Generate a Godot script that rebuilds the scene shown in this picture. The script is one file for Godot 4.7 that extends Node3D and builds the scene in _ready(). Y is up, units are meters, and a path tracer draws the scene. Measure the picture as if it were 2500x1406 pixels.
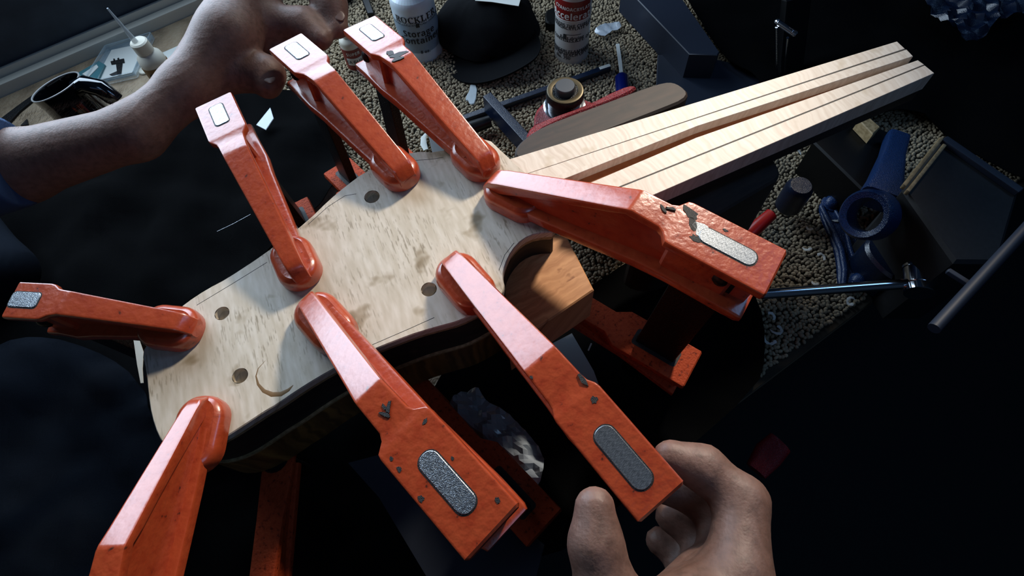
extends Node3D
# A guitar body being glued up on a carpeted workbench, ringed by orange bar clamps.
# x runs right, z towards the person at the bench, y up, metres; the bench top is y = 0.

var rng := RandomNumberGenerator.new()
var M := {}
var used := {}

# ------------------------------------------------------------------ mesh builder
class MB:
	var v := PackedVector3Array()
	var t := PackedVector2Array()
	func tri(a: Vector3, b: Vector3, c: Vector3) -> void:
		v.append(a); v.append(b); v.append(c)
	func quad(a: Vector3, b: Vector3, c: Vector3, d: Vector3) -> void:
		tri(a, b, c); tri(a, c, d)
	func orient(from: int) -> void:          # closed piece since «from»: make its front faces run clockwise
		var vol := 0.0
		for i in range(from, v.size(), 3):
			vol += v[i].dot(v[i + 1].cross(v[i + 2]))
		if vol > 0.0:
			for i in range(from, v.size(), 3):
				var q := v[i + 1]; v[i + 1] = v[i + 2]; v[i + 2] = q
	func loft(rings: Array, caps := true, closed := false) -> void:
		var s := v.size()
		var n: int = rings[0].size()
		var last := rings.size() if closed else rings.size() - 1
		for r in last:
			var a: PackedVector3Array = rings[r]
			var b: PackedVector3Array = rings[(r + 1) % rings.size()]
			for i in n:
				var j := (i + 1) % n
				quad(a[i], a[j], b[j], b[i])
		if caps and not closed:
			for e in [0, rings.size() - 1]:
				var a: PackedVector3Array = rings[e]
				var c := Vector3.ZERO
				for p in a: c += p
				c /= n
				for i in n:
					if e == 0: tri(a[(i + 1) % n], a[i], c)
					else: tri(a[i], a[(i + 1) % n], c)
		if caps or closed: orient(s)
	func move(from: int, x: Transform3D) -> void:
		for i in range(from, v.size()): v[i] = x * v[i]
	func planar(dir: Vector2, k: float) -> void:   # texture coordinates run along dir in plan
		dir = dir.normalized()
		var per := Vector2(-dir.y, dir.x)
		t.resize(v.size())
		for i in v.size():
			var q := Vector2(v[i].x, v[i].z)
			t[i] = Vector2(q.dot(dir) * k, (q.dot(per) + v[i].y) * k)
	func mesh(crease := 42.0) -> ArrayMesh:
		var at := {}
		var fn := PackedVector3Array()
		for i in range(0, v.size(), 3):
			var n := (v[i + 2] - v[i]).cross(v[i + 1] - v[i])
			fn.append(n)
			for k in 3:
				var key := Vector3i((v[i + k] * 50000.0).round())
				if not at.has(key): at[key] = PackedInt32Array()
				at[key].append(i / 3)
		var nr := PackedVector3Array()
		nr.resize(v.size())
		var lim := cos(deg_to_rad(crease))
		for i in v.size():
			var f := fn[i / 3]
			var u := f.normalized()
			var s := Vector3.ZERO
			for j in at[Vector3i((v[i] * 50000.0).round())]:
				if fn[j].normalized().dot(u) > lim: s += fn[j]
			nr[i] = s.normalized() if s.length() > 0.0 else (u if u.length() > 0.5 else Vector3.UP)
		var a := []
		a.resize(Mesh.ARRAY_MAX)
		a[Mesh.ARRAY_VERTEX] = v
		a[Mesh.ARRAY_NORMAL] = nr
		if t.size() == v.size(): a[Mesh.ARRAY_TEX_UV] = t
		var m := ArrayMesh.new()
		m.add_surface_from_arrays(Mesh.PRIMITIVE_TRIANGLES, a)
		return m

func v3a(l: Array) -> PackedVector3Array: return PackedVector3Array(l)

func pts(l: Array) -> PackedVector2Array:
	var o := PackedVector2Array()
	for i in range(0, l.size(), 2): o.append(Vector2(l[i], l[i + 1]))
	return o

func smooth_outline(p: PackedVector2Array, rounds := 2, keep := 0.25) -> PackedVector2Array:
	for r in rounds:                         # corner cutting
		var o := PackedVector2Array()
		for i in p.size():
			var a := p[i]; var b := p[(i + 1) % p.size()]
			o.append(a.lerp(b, keep)); o.append(a.lerp(b, 1.0 - keep))
		p = o
	return p

func inset(p: PackedVector2Array, d: float) -> PackedVector2Array:
	var s := 0.0
	for i in p.size(): s += p[i].cross(p[(i + 1) % p.size()])
	var g := 1.0 if s > 0.0 else -1.0
	var o := PackedVector2Array()
	for i in p.size():
		var a := (p[i] - p[i - 1]).normalized(); var b := (p[(i + 1) % p.size()] - p[i]).normalized()
		var n := (Vector2(-a.y, a.x) + Vector2(-b.y, b.x)) * g
		var l := n.length()
		if l < 0.3: o.append(p[i]); continue
		n /= l
		o.append(p[i] + n * d / maxf(0.5, n.dot(Vector2(-a.y, a.x) * g)))
	return o

func cap(mb: MB, p: PackedVector2Array, y: float) -> void:
	var ix := Geometry2D.triangulate_polygon(p)
	for i in range(0, ix.size(), 3):
		mb.tri(Vector3(p[ix[i]].x, y, p[ix[i]].y), Vector3(p[ix[i + 1]].x, y, p[ix[i + 1]].y), Vector3(p[ix[i + 2]].x, y, p[ix[i + 2]].y))

func prism(mb: MB, p: PackedVector2Array, y0: float, y1: float, bev := 0.001, holes := []) -> void:
	var s := p.size()
	var start := mb.v.size()
	var ins := inset(p, bev) if bev > 0.0 else p
	var rows := [[p, y0], [p, y1 - bev], [ins, y1]] if bev > 0.0 else [[p, y0], [p, y1]]
	var area := 0.0
	for i in s: area += p[i].cross(p[(i + 1) % s])
	var cw := area > 0.0
	for r in rows.size() - 1:
		for i in s:
			var j := (i + 1) % s
			var a: Vector2 = rows[r][0][i]; var b: Vector2 = rows[r][0][j]
			var c: Vector2 = rows[r + 1][0][j]; var d: Vector2 = rows[r + 1][0][i]
			if cw: mb.quad(V(a, rows[r][1]), V(d, rows[r + 1][1]), V(c, rows[r + 1][1]), V(b, rows[r][1]))
			else: mb.quad(V(a, rows[r][1]), V(b, rows[r][1]), V(c, rows[r + 1][1]), V(d, rows[r + 1][1]))
	var top: PackedVector2Array = ins.duplicate()
	for h in holes:                          # [centre, radius]: splice each round hole into the outline
		var ring := PackedVector2Array()
		var dirn := -1.0 if cw else 1.0
		for k in 28: ring.append(h[0] + Vector2.from_angle(dirn * TAU * k / 28.0) * h[1])
		var best := INF; var bi := 0; var bk := 0
		for i in top.size():
			for k in ring.size():
				var dd := top[i].distance_squared_to(ring[k])
				if dd < best: best = dd; bi = i; bk = k
		var nw := PackedVector2Array()
		for i in bi + 1: nw.append(top[i])
		for k in ring.size() + 1: nw.append(ring[(bk + k) % ring.size()])
		for i in range(bi, top.size()): nw.append(top[i])
		top = nw
		for k in ring.size():
			var a := ring[k]; var b := ring[(k + 1) % ring.size()]
			if cw: mb.quad(V(a, y0), V(a, y1), V(b, y1), V(b, y0))
			else: mb.quad(V(a, y0), V(b, y0), V(b, y1), V(a, y1))
	var s2 := mb.v.size()
	cap(mb, top, y1)
	fix_up(mb, s2, true)
	s2 = mb.v.size()
	cap(mb, p, y0)
	fix_up(mb, s2, false)
	if holes.is_empty(): mb.orient(start)

func fix_up(mb: MB, from: int, up: bool) -> void:
	for i in range(from, mb.v.size(), 3):
		var n := (mb.v[i + 2] - mb.v[i]).cross(mb.v[i + 1] - mb.v[i])
		if (n.y > 0.0) != up:
			var q := mb.v[i + 1]; mb.v[i + 1] = mb.v[i + 2]; mb.v[i + 2] = q

func V(a: Vector2, y: float) -> Vector3: return Vector3(a.x, y, a.y)

func rsec(x: float, top: float, bot: float, hw: float, bev: float) -> PackedVector3Array:  # rounded-rectangle section across x
	var b := minf(bev, minf(hw, (top - bot) * 0.5) * 0.95)
	var o := PackedVector3Array()
	for c in [[1, 1, 0], [-1, 1, 90], [-1, -1, 180], [1, -1, 270]]:
		var cz: float = c[0] * (hw - b)
		var cy: float = (top - b) if c[1] > 0 else (bot + b)
		for k in 3:
			var a := deg_to_rad(c[2] + 45.0 * k)
			o.append(Vector3(x, cy + b * sin(a), cz + b * cos(a)))
	return o

func box(mb: MB, size: Vector3, x: Transform3D, bev := 0.001) -> void:
	var s := mb.v.size()
	var h := size * 0.5
	var e := minf(bev, h.x * 0.9)
	mb.loft([rsec(-h.x, h.y - e, -h.y + e, h.z - e, bev), rsec(-h.x + e, h.y, -h.y, h.z, bev), rsec(h.x - e, h.y, -h.y, h.z, bev), rsec(h.x, h.y - e, -h.y + e, h.z - e, bev)])
	mb.move(s, x)

func lathe(mb: MB, prof: Array, x := Transform3D(), seg := 32, caps := true) -> void:   # prof: Vector2(radius, height)
	var s := mb.v.size()
	var rings := []
	for p in prof:
		var r := PackedVector3Array()
		for k in seg:
			var a := TAU * k / seg
			r.append(Vector3(p.x * cos(a), p.y, p.x * sin(a)))
		rings.append(r)
	mb.loft(rings, caps)
	mb.move(s, x)

func ring(mb: MB, prof: Array, x := Transform3D(), seg := 32) -> void:   # a lathe whose profile closes on itself
	var s := mb.v.size()
	var rings := []
	for p in prof + [prof[0]]:
		var r := PackedVector3Array()
		for k in seg:
			var a := TAU * k / seg
			r.append(Vector3(p.x * cos(a), p.y, p.x * sin(a)))
		rings.append(r)
	mb.loft(rings, false)
	mb.orient(s)
	mb.move(s, x)

func tube(mb: MB, path: Array, rad: Array, seg := 12, flat := 1.0, up := Vector3.UP) -> void:
	var rings := []
	for i in path.size():
		var d: Vector3 = (path[mini(i + 1, path.size() - 1)] - path[maxi(i - 1, 0)]).normalized()
		var u := up
		if absf(d.dot(u)) > 0.95: u = Vector3.RIGHT
		var sd := d.cross(u).normalized()
		var up2 := sd.cross(d).normalized()
		var r: float = rad[mini(i, rad.size() - 1)]
		var ring := PackedVector3Array()
		for k in seg:
			var a := TAU * k / seg
			ring.append(path[i] + sd * cos(a) * r + up2 * sin(a) * r * flat)
		rings.append(ring)
	mb.loft(rings)

func bar(mb: MB, a: Vector3, b: Vector3, w: float, h: float, bev := 0.0008) -> void:   # a rectangular bar from a to b
	var d := (b - a)
	var x := d.normalized()
	var u := Vector3.UP if absf(x.y) < 0.95 else Vector3.RIGHT
	var z := x.cross(u).normalized()
	var y := z.cross(x).normalized()
	box(mb, Vector3(d.length(), h, w), Transform3D(Basis(x, y, z), (a + b) * 0.5), bev)

func along(a: Vector3, b: Vector3) -> Transform3D:   # y axis from a to b, origin at a
	var y := (b - a).normalized()
	var u := Vector3.RIGHT if absf(y.x) < 0.9 else Vector3.UP
	var z := u.cross(y).normalized()
	return Transform3D(Basis(y.cross(z).normalized(), y, z), a)

# ------------------------------------------------------------------ nodes
func numbered(n: String) -> String:
	if not used.has(n):
		used[n] = 0
		return n
	used[n] += 1
	return "%s_%03d" % [n, used[n]]

func tag(o: Node, label: String, category: String, group := "", kind := "") -> Node:
	o.set_meta("label", label)
	o.set_meta("category", category)
	if group: o.set_meta("group", group)
	if kind: o.set_meta("kind", kind)
	return o

func thing(called: String, label: String, category: String, at := Vector3.ZERO, group := "") -> Node3D:
	var o := Node3D.new()
	o.name = numbered(called)
	add_child(o)
	o.position = at
	tag(o, label, category, group)
	return o

func part(called: String, mb, material: Material, parent: Node3D, crease := 42.0) -> MeshInstance3D:
	var o := MeshInstance3D.new()
	o.name = called
	o.mesh = mb.mesh(crease) if mb is MB else mb
	o.material_override = material
	o.cast_shadow = GeometryInstance3D.SHADOW_CASTING_SETTING_ON
	parent.add_child(o, true)
	return o

func local(mb: MB, parent: Node3D) -> MB:    # world-space geometry handed to a thing with its own place
	mb.move(0, parent.global_transform.affine_inverse())
	return mb

func wpart(called: String, mb: MB, material: Material, parent: Node3D, crease := 42.0) -> MeshInstance3D:
	return part(called, local(mb, parent), material, parent, crease)

func single(called: String, mb, material: Material, label: String, category: String, group := "", crease := 42.0) -> MeshInstance3D:
	var o := part(numbered(called), mb, material, self, crease)
	tag(o, label, category, group)
	return o

func struct(called: String, mb: MB, material: Material, label := "", category := "") -> MeshInstance3D:
	var o := part(called, mb, material, self)
	o.set_meta("kind", "structure")
	if label: tag(o, label, category)
	return o

# ------------------------------------------------------------------ materials
func plain(c: Color, rough := 0.6, metal := 0.0, spec := 0.5) -> StandardMaterial3D:
	var m := StandardMaterial3D.new()
	m.albedo_color = c
	m.roughness = rough
	m.metallic = metal
	m.metallic_specular = spec
	return m

func noise_tex(freq: float, ramp: Array, offs: Array, normal := 0.0, kind := FastNoiseLite.TYPE_SIMPLEX_SMOOTH, oct := 4, seed_ := 1, size := 512) -> NoiseTexture2D:
	var n := FastNoiseLite.new()
	n.noise_type = kind
	n.frequency = freq
	n.fractal_octaves = oct
	n.seed = seed_
	var t := NoiseTexture2D.new()
	t.width = size
	t.height = size
	t.seamless = true
	t.noise = n
	if normal > 0.0:
		t.as_normal_map = true
		t.bump_strength = normal
	else:
		var g := Gradient.new()
		g.colors = PackedColorArray(ramp)
		g.offsets = PackedFloat32Array(offs)
		t.color_ramp = g
	return t

func noisy(c: Array, offs: Array, freq: float, scale: float, rough: float, bump := 0.0, bfreq := 0.05, metal := 0.0, seed_ := 1) -> StandardMaterial3D:
	var m := plain(Color.WHITE, rough, metal)
	m.albedo_texture = noise_tex(freq, c, offs, 0.0, FastNoiseLite.TYPE_SIMPLEX_SMOOTH, 4, seed_)
	if bump > 0.0:
		m.normal_enabled = true
		m.normal_texture = noise_tex(bfreq, [], [], bump, FastNoiseLite.TYPE_SIMPLEX_SMOOTH, 3, seed_ + 5)
		m.normal_scale = 1.0
	m.uv1_triplanar = true
	m.uv1_scale = Vector3.ONE * scale
	return m

func wood_tex(w: int, h: int, a: Color, b: Color, fx: float, fy: float, stain: Color, stain_at: float, seed_: int, warp := 0.0, streak := 0.0) -> ImageTexture:
	var im := Image.create(w, h, false, Image.FORMAT_RGB8)
	var n := FastNoiseLite.new(); n.seed = seed_; n.frequency = 1.0; n.fractal_octaves = 3
	var n2 := FastNoiseLite.new(); n2.seed = seed_ + 9; n2.frequency = 1.0; n2.fractal_octaves = 4
	for y in h:
		for x in w:
			var u := float(x) / w; var q := float(y) / h
			var k := clampf(0.5 + 0.75 * n.get_noise_2d(u * fx + warp * n2.get_noise_2d(u * 3.0, q * 5.0), q * fy), 0.0, 1.0)
			var c := a.lerp(b, k)
			var s := n2.get_noise_2d(u * 7.0 + 20.0, q * 7.0)
			c = c.lerp(stain, clampf((s - stain_at) * 3.0, 0.0, 1.0))
			if streak > 0.0: c = c.lerp(stain * 0.8, streak * clampf((n.get_noise_2d(u * 16.0 + 40.0, q * 150.0) - 0.22) * 4.0, 0.0, 1.0) * clampf(0.4 + 1.6 * n2.get_noise_2d(u * 5.0 - 9.0, q * 5.0), 0.0, 1.0))
			im.set_pixel(x, y, c)
	im.generate_mipmaps()
	return ImageTexture.create_from_image(im)

func textured(t: Texture2D, rough: float) -> StandardMaterial3D:
	var m := plain(Color.WHITE, rough)
	m.albedo_texture = t
	return m

func clear(c: Color, alpha: float, rough := 0.08) -> StandardMaterial3D:
	var m := plain(Color(c.r, c.g, c.b, alpha), rough)
	m.transparency = BaseMaterial3D.TRANSPARENCY_ALPHA
	return m

func make_materials() -> void:
	var og := noisy([Color(0.13, 0.1, 0.09), Color(0.62, 0.225, 0.115), Color(0.665, 0.265, 0.14), Color(0.69, 0.29, 0.155)], [0.0, 0.13, 0.45, 1.0], 0.02, 9.0, 0.33, 0.9, 0.035)
	og.clearcoat_enabled = true; og.clearcoat = 0.75; og.clearcoat_roughness = 0.17
	M.orange = og
	M.rough_orange = noisy([Color(0.3, 0.1, 0.06), Color(0.63, 0.24, 0.12), Color(0.68, 0.28, 0.15)], [0.0, 0.3, 1.0], 0.03, 12.0, 0.62, 2.0, 0.06, 0.0, 3)
	M.rough_orange.metallic_specular = 0.25
	M.chip = noisy([Color(0.03, 0.035, 0.04), Color(0.12, 0.12, 0.12)], [0.2, 0.9], 0.1, 40.0, 0.5, 4.0, 0.1)
	M.steel = noisy([Color(0.55, 0.57, 0.6), Color(0.8, 0.82, 0.84)], [0.2, 0.8], 0.03, 30.0, 0.36, 3.0, 0.08, 0.95)
	var sc := noisy([Color(0.34, 0.36, 0.38), Color(0.66, 0.68, 0.7)], [0.2, 0.8], 0.06, 34.0, 0.42, 2.5, 0.09, 0.85, 6)
	sc.uv1_scale = Vector3(160, 30, 12)
	sc.normal_scale = 0.35
	M.steel_sawn = sc
	M.dark_steel = noisy([Color(0.05, 0.055, 0.065), Color(0.13, 0.135, 0.145)], [0.2, 0.9], 0.04, 16.0, 0.42, 3.0, 0.06, 0.6, 8)
	M.spindle = plain(Color(0.3, 0.32, 0.35), 0.4, 0.8)
	M.black_steel = plain(Color(0.03, 0.033, 0.04), 0.4, 0.4)
	M.chrome = plain(Color(0.85, 0.87, 0.9), 0.12, 1.0)
	M.skin = noisy([Color(0.38, 0.28, 0.24), Color(0.46, 0.345, 0.3), Color(0.5, 0.38, 0.335)], [0.1, 0.5, 0.95], 0.02, 14.0, 0.55, 1.0, 0.06, 0.0, 12)
	M.skin.subsurf_scatter_enabled = true; M.skin.subsurf_scatter_strength = 0.15
	M.nail = plain(Color(0.44, 0.335, 0.3), 0.4)
	M.denim = noisy([Color(0.045, 0.06, 0.085), Color(0.08, 0.105, 0.14)], [0.2, 0.8], 0.12, 40.0, 0.9, 6.0, 0.15, 0.0, 14)
	M.shade_cloth = noisy([Color(0.02, 0.022, 0.026), Color(0.04, 0.042, 0.046)], [0.2, 0.8], 0.1, 30.0, 0.95, 5.0, 0.15, 0.0, 15)  # near-black, for the added sheets that stand for shade
	M.bench = noisy([Color(0.42, 0.36, 0.28), Color(0.52, 0.45, 0.36), Color(0.56, 0.5, 0.41)], [0.1, 0.5, 0.95], 0.01, 4.0, 0.6, 2.0, 0.08, 0.0, 16)
	M.edging = plain(Color(0.8, 0.79, 0.74), 0.45)
	M.wall = noisy([Color(0.2, 0.235, 0.27), Color(0.26, 0.3, 0.34)], [0.2, 0.8], 0.02, 2.0, 0.8, 0.0, 0.05, 0.0, 17)
	M.floor = plain(Color(0.05, 0.05, 0.055), 0.8)
	M.backing = plain(Color(0.16, 0.14, 0.1), 0.95)
	M.shade_cloth.metallic_specular = 0.12
	M.denim.metallic_specular = 0.15
	M.navy_paper = plain(Color(0.075, 0.11, 0.17), 0.55)
	M.navy_paint = noisy([Color(0.03, 0.07, 0.14), Color(0.05, 0.11, 0.2)], [0.2, 0.8], 0.05, 20.0, 0.3, 2.0, 0.08, 0.0, 18)
	M.blue_cast = noisy([Color(0.05, 0.13, 0.26), Color(0.08, 0.2, 0.38)], [0.2, 0.8], 0.05, 18.0, 0.32, 6.0, 0.08, 0.0, 19)
	M.red_cast = noisy([Color(0.4, 0.06, 0.09), Color(0.58, 0.1, 0.13)], [0.2, 0.8], 0.05, 20.0, 0.35, 9.0, 0.09, 0.0, 20)
	M.white_plastic = plain(Color(0.78, 0.76, 0.7), 0.4)
	M.paper = plain(Color(0.74, 0.75, 0.73), 0.8)
	M.ink = plain(Color(0.05, 0.06, 0.08), 0.7)
	M.plate = textured(wood_tex(768, 512, Color(0.82, 0.78, 0.72), Color(0.73, 0.68, 0.6), 10.0, 50.0, Color(0.52, 0.45, 0.34), 0.33, 31, 0.0, 0.55), 0.55)
	M.edge_wood = noisy([Color(0.5, 0.42, 0.28), Color(0.66, 0.57, 0.42)], [0.2, 0.8], 0.03, 12.0, 0.6, 0.0, 0.05, 0.0, 32)
	M.flame = textured(wood_tex(1024, 256, Color(0.88, 0.83, 0.77), Color(0.79, 0.72, 0.65), 60.0, 3.0, Color(0.76, 0.69, 0.6), 0.4, 33, 1.5), 0.5)
	M.veneer = plain(Color(0.07, 0.05, 0.04), 0.6)
	M.mahogany = textured(wood_tex(256, 64, Color(0.68, 0.4, 0.2), Color(0.6, 0.33, 0.15), 14.0, 12.0, Color(0.4, 0.18, 0.07), 0.5, 34), 0.5)
	M.heel = textured(wood_tex(512, 128, Color(0.84, 0.62, 0.43), Color(0.7, 0.48, 0.31), 34.0, 3.0, Color(0.42, 0.22, 0.1), 0.5, 35, 1.0), 0.42)
	M.side_flame = textured(wood_tex(512, 128, Color(0.56, 0.41, 0.2), Color(0.3, 0.2, 0.09), 40.0, 2.0, Color(0.2, 0.12, 0.05), 0.5, 36, 1.0), 0.45)
	M.walnut = textured(wood_tex(512, 256, Color(0.1, 0.065, 0.045), Color(0.2, 0.135, 0.1), 8.0, 60.0, Color(0.07, 0.05, 0.04), 0.35, 37), 0.6)
	M.black_wood = textured(wood_tex(512, 256, Color(0.07, 0.06, 0.05), Color(0.17, 0.14, 0.11), 8.0, 60.0, Color(0.3, 0.22, 0.16), 0.5, 38), 0.65)
	M.mug = plain(Color(0.012, 0.016, 0.03), 0.1)
	M.mug.clearcoat_enabled = true; M.mug.clearcoat = 0.8; M.mug.clearcoat_roughness = 0.05
	M.cap_cloth = noisy([Color(0.05, 0.054, 0.06), Color(0.085, 0.09, 0.1)], [0.2, 0.8], 0.1, 30.0, 0.95, 4.0, 0.15, 0.0, 45)
	M.cap_cloth.metallic_specular = 0.2
	M.case = noisy([Color(0.05, 0.055, 0.06), Color(0.085, 0.09, 0.1)], [0.2, 0.8], 0.03, 10.0, 0.7, 0.0, 0.05, 0.0, 46)
	M.cuff = noisy([Color(0.12, 0.22, 0.36), Color(0.2, 0.33, 0.5)], [0.2, 0.8], 0.12, 40.0, 0.9, 4.0, 0.15, 0.0, 47)
	M.rim = plain(Color(0.5, 0.5, 0.5), 0.25)
	M.clear = clear(Color(0.75, 0.85, 0.9), 0.22)
	M.milky = clear(Color(0.72, 0.76, 0.78), 0.55, 0.25)
	M.film = clear(Color(0.72, 0.76, 0.8), 0.5, 0.15)
	M.bottle = plain(Color(0.74, 0.79, 0.82), 0.3)
	M.bottle.subsurf_scatter_enabled = true; M.bottle.subsurf_scatter_strength = 0.2
	M.liquid = plain(Color(0.48, 0.56, 0.62), 0.28)
	M.can = plain(Color(0.66, 0.66, 0.65), 0.3, 0.1)
	M.red_label = plain(Color(0.42, 0.05, 0.045), 0.4)
	M.kraft = plain(Color(0.45, 0.33, 0.17), 0.6)
	M.blue_handle = plain(Color(0.02, 0.07, 0.3), 0.15)
	M.red_handle = plain(Color(0.6, 0.05, 0.04), 0.35)
	M.shaving = plain(Color(0.72, 0.72, 0.7), 0.7)
	M.brass = plain(Color(0.3, 0.27, 0.2), 0.4, 0.7)

# ------------------------------------------------------------------ lettering
func write_on_cylinder(parent: Node3D, text: String, size: float, r: float, a0: float, y: float, material: Material, font_name := "Droid Sans", bold := false, shift := 0.0, called := "lettering") -> void:
	var tm := TextMesh.new()
	tm.text = text
	var f := SystemFont.new()
	f.font_names = PackedStringArray([font_name])
	if bold: f.font_weight = 700
	tm.font = f
	tm.font_size = 64
	tm.pixel_size = size / 64.0
	tm.depth = 0.0
	tm.curve_step = 2.0
	var mb := MB.new()
	if tm.get_surface_count() == 0: return
	var a := tm.surface_get_arrays(0)
	var vs: PackedVector3Array = a[Mesh.ARRAY_VERTEX]
	var ix: PackedInt32Array = a[Mesh.ARRAY_INDEX]
	if ix.is_empty():
		for i in vs.size(): ix.append(i)
	for i in range(0, ix.size(), 3):
		var q := []
		for k in 3:
			var p := vs[ix[i + k]]
			var g := a0 + (p.x + shift) / r
			q.append(Vector3(sin(g) * (r + 0.0003), y + p.y, cos(g) * (r + 0.0003)))
		var n: Vector3 = (q[2] - q[0]).cross(q[1] - q[0])
		if n.dot(Vector3(sin(a0), 0, cos(a0))) < 0.0: mb.tri(q[0], q[2], q[1])
		else: mb.tri(q[0], q[1], q[2])
	part(called, mb, material, parent)

func band(r: float, y0: float, y1: float, a0: float, half: float, thick := 0.0004) -> MB:   # a label round part of a cylinder
	var mb := MB.new()
	var n := 28
	var rings := []
	for i in n + 1:
		var g := a0 - half + 2.0 * half * i / n
		var o := Vector3(sin(g), 0, cos(g))
		rings.append(v3a([o * r + Vector3(0, y0, 0), o * (r + thick) + Vector3(0, y0, 0), o * (r + thick) + Vector3(0, y1, 0), o * r + Vector3(0, y1, 0)]))
	mb.loft(rings)
	return mb

# ------------------------------------------------------------------ crumpled and draped sheets
func crumple(outline: PackedVector2Array, y: float, amp: float, freq: float, cell: float, seed_: int, thick := 0.0004, ridged := true) -> MB:
	var n := FastNoiseLite.new()
	n.seed = seed_
	n.frequency = freq
	n.fractal_octaves = 3
	n.fractal_type = FastNoiseLite.FRACTAL_RIDGED if ridged else FastNoiseLite.FRACTAL_FBM
	var r := Rect2(outline[0], Vector2.ZERO)
	for p in outline: r = r.expand(p)
	var mb := MB.new()
	var nx := int(r.size.x / cell) + 1
	var nz := int(r.size.y / cell) + 1
	for side in 2:
		for i in nx:
			for j in nz:
				var sq := PackedVector2Array()
				for c in [[0, 0], [1, 0], [1, 1], [0, 1]]: sq.append(r.position + Vector2(i + c[0], j + c[1]) * cell)
				for piece in Geometry2D.intersect_polygons(sq, outline):
					var q := []
					for p in piece: q.append(Vector3(p.x, y + amp * (0.5 + 0.5 * n.get_noise_2d(p.x, p.y)) + (thick if side == 0 else 0.0), p.y))
					for k in range(1, q.size() - 1):
						var nn: Vector3 = (q[k + 1] - q[0]).cross(q[k] - q[0])
						if (nn.y > 0.0) == (side == 0): mb.tri(q[0], q[k], q[k + 1])
						else: mb.tri(q[0], q[k + 1], q[k])
	return mb

# ------------------------------------------------------------------ smooth bodies: bones joined by a smooth minimum, meshed as surface nets
func body_mesh(bones: Array, cell: float, k: float) -> ArrayMesh:   # bone: [a, b, radius at a, radius at b]
	var lo := Vector3.INF; var hi := -Vector3.INF
	for b in bones:
		for e in 2:
			var rr: Vector3 = Vector3.ONE * (b[2 + e] + 3.0 * cell)
			lo = lo.min(b[e] - rr); hi = hi.max(b[e] + rr)
	var nx := int((hi.x - lo.x) / cell) + 2
	var ny := int((hi.y - lo.y) / cell) + 2
	var nz := int((hi.z - lo.z) / cell) + 2
	var f := PackedFloat32Array()
	f.resize(nx * ny * nz)
	f.fill(0.05)
	for b in bones:
		var a: Vector3 = b[0]
		var ab: Vector3 = b[1] - a
		var l2 := maxf(ab.length_squared(), 1e-9)
		var m: float = maxf(b[2], b[3]) + k + 2.0 * cell
		var mn: Vector3 = (a.min(b[1]) - Vector3.ONE * m - lo) / cell
		var mx: Vector3 = (a.max(b[1]) + Vector3.ONE * m - lo) / cell
		for x in range(maxi(0, int(mn.x)), mini(nx, int(mx.x) + 1)):
			for y in range(maxi(0, int(mn.y)), mini(ny, int(mx.y) + 1)):
				for z in range(maxi(0, int(mn.z)), mini(nz, int(mx.z) + 1)):
					var p := lo + Vector3(x, y, z) * cell - a
					var t := clampf(p.dot(ab) / l2, 0.0, 1.0)
					var d: float = (p - ab * t).length() - lerpf(b[2], b[3], t)
					var i := (x * ny + y) * nz + z
					var o := f[i]
					var h := maxf(k - absf(d - o), 0.0) / k
					f[i] = minf(d, o) - h * h * k * 0.25
	var id := PackedInt32Array()
	id.resize(f.size())
	id.fill(-1)
	var vs := PackedVector3Array()
	var step := [0, nz * ny, nz, nz * ny + nz, 1, nz * ny + 1, nz + 1, nz * ny + nz + 1]
	var offs := [Vector3(0, 0, 0), Vector3(1, 0, 0), Vector3(0, 1, 0), Vector3(1, 1, 0), Vector3(0, 0, 1), Vector3(1, 0, 1), Vector3(0, 1, 1), Vector3(1, 1, 1)]
	var edges := [[0, 1], [2, 3], [4, 5], [6, 7], [0, 2], [1, 3], [4, 6], [5, 7], [0, 4], [1, 5], [2, 6], [3, 7]]
	for x in nx - 1:
		for y in ny - 1:
			for z in nz - 1:
				var i := (x * ny + y) * nz + z
				var mask := 0
				for c in 8:
					if f[i + step[c]] < 0.0: mask |= 1 << c
				if mask == 0 or mask == 255: continue
				var s := Vector3.ZERO
				var cnt := 0
				for e in edges:
					var da := f[i + step[e[0]]]; var db := f[i + step[e[1]]]
					if (da < 0.0) != (db < 0.0):
						s += (offs[e[0]] as Vector3).lerp(offs[e[1]], da / (da - db))
						cnt += 1
				id[i] = vs.size()
				vs.append(lo + (Vector3(x, y, z) + s / cnt) * cell)
	var ix := PackedInt32Array()
	for x in range(1, nx - 1):
		for y in range(1, ny - 1):
			for z in range(1, nz - 1):
				var i := (x * ny + y) * nz + z
				var inside := f[i] < 0.0
				for ax in 3:
					var dn: int = [ny * nz, nz, 1][ax]
					if (f[i + dn] < 0.0) == inside: continue
					var u: int = [nz, 1, ny * nz][ax]
					var w: int = [1, ny * nz, nz][ax]
					var q := [id[i], id[i - u], id[i - u - w], id[i - w]]
					if q.has(-1): continue
					if inside: ix.append_array([q[0], q[2], q[1], q[0], q[3], q[2]])
					else: ix.append_array([q[0], q[1], q[2], q[0], q[2], q[3]])
	var nr := PackedVector3Array()
	nr.resize(vs.size())
	for i in range(0, ix.size(), 3):
		var n := (vs[ix[i + 2]] - vs[ix[i]]).cross(vs[ix[i + 1]] - vs[ix[i]])
		for c in 3: nr[ix[i + c]] += n
	for i in nr.size(): nr[i] = nr[i].normalized()
	var ar := []
	ar.resize(Mesh.ARRAY_MAX)
	ar[Mesh.ARRAY_VERTEX] = vs
	ar[Mesh.ARRAY_NORMAL] = nr
	ar[Mesh.ARRAY_INDEX] = ix
	var m := ArrayMesh.new()
	m.add_surface_from_arrays(Mesh.PRIMITIVE_TRIANGLES, ar)
	return m

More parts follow.
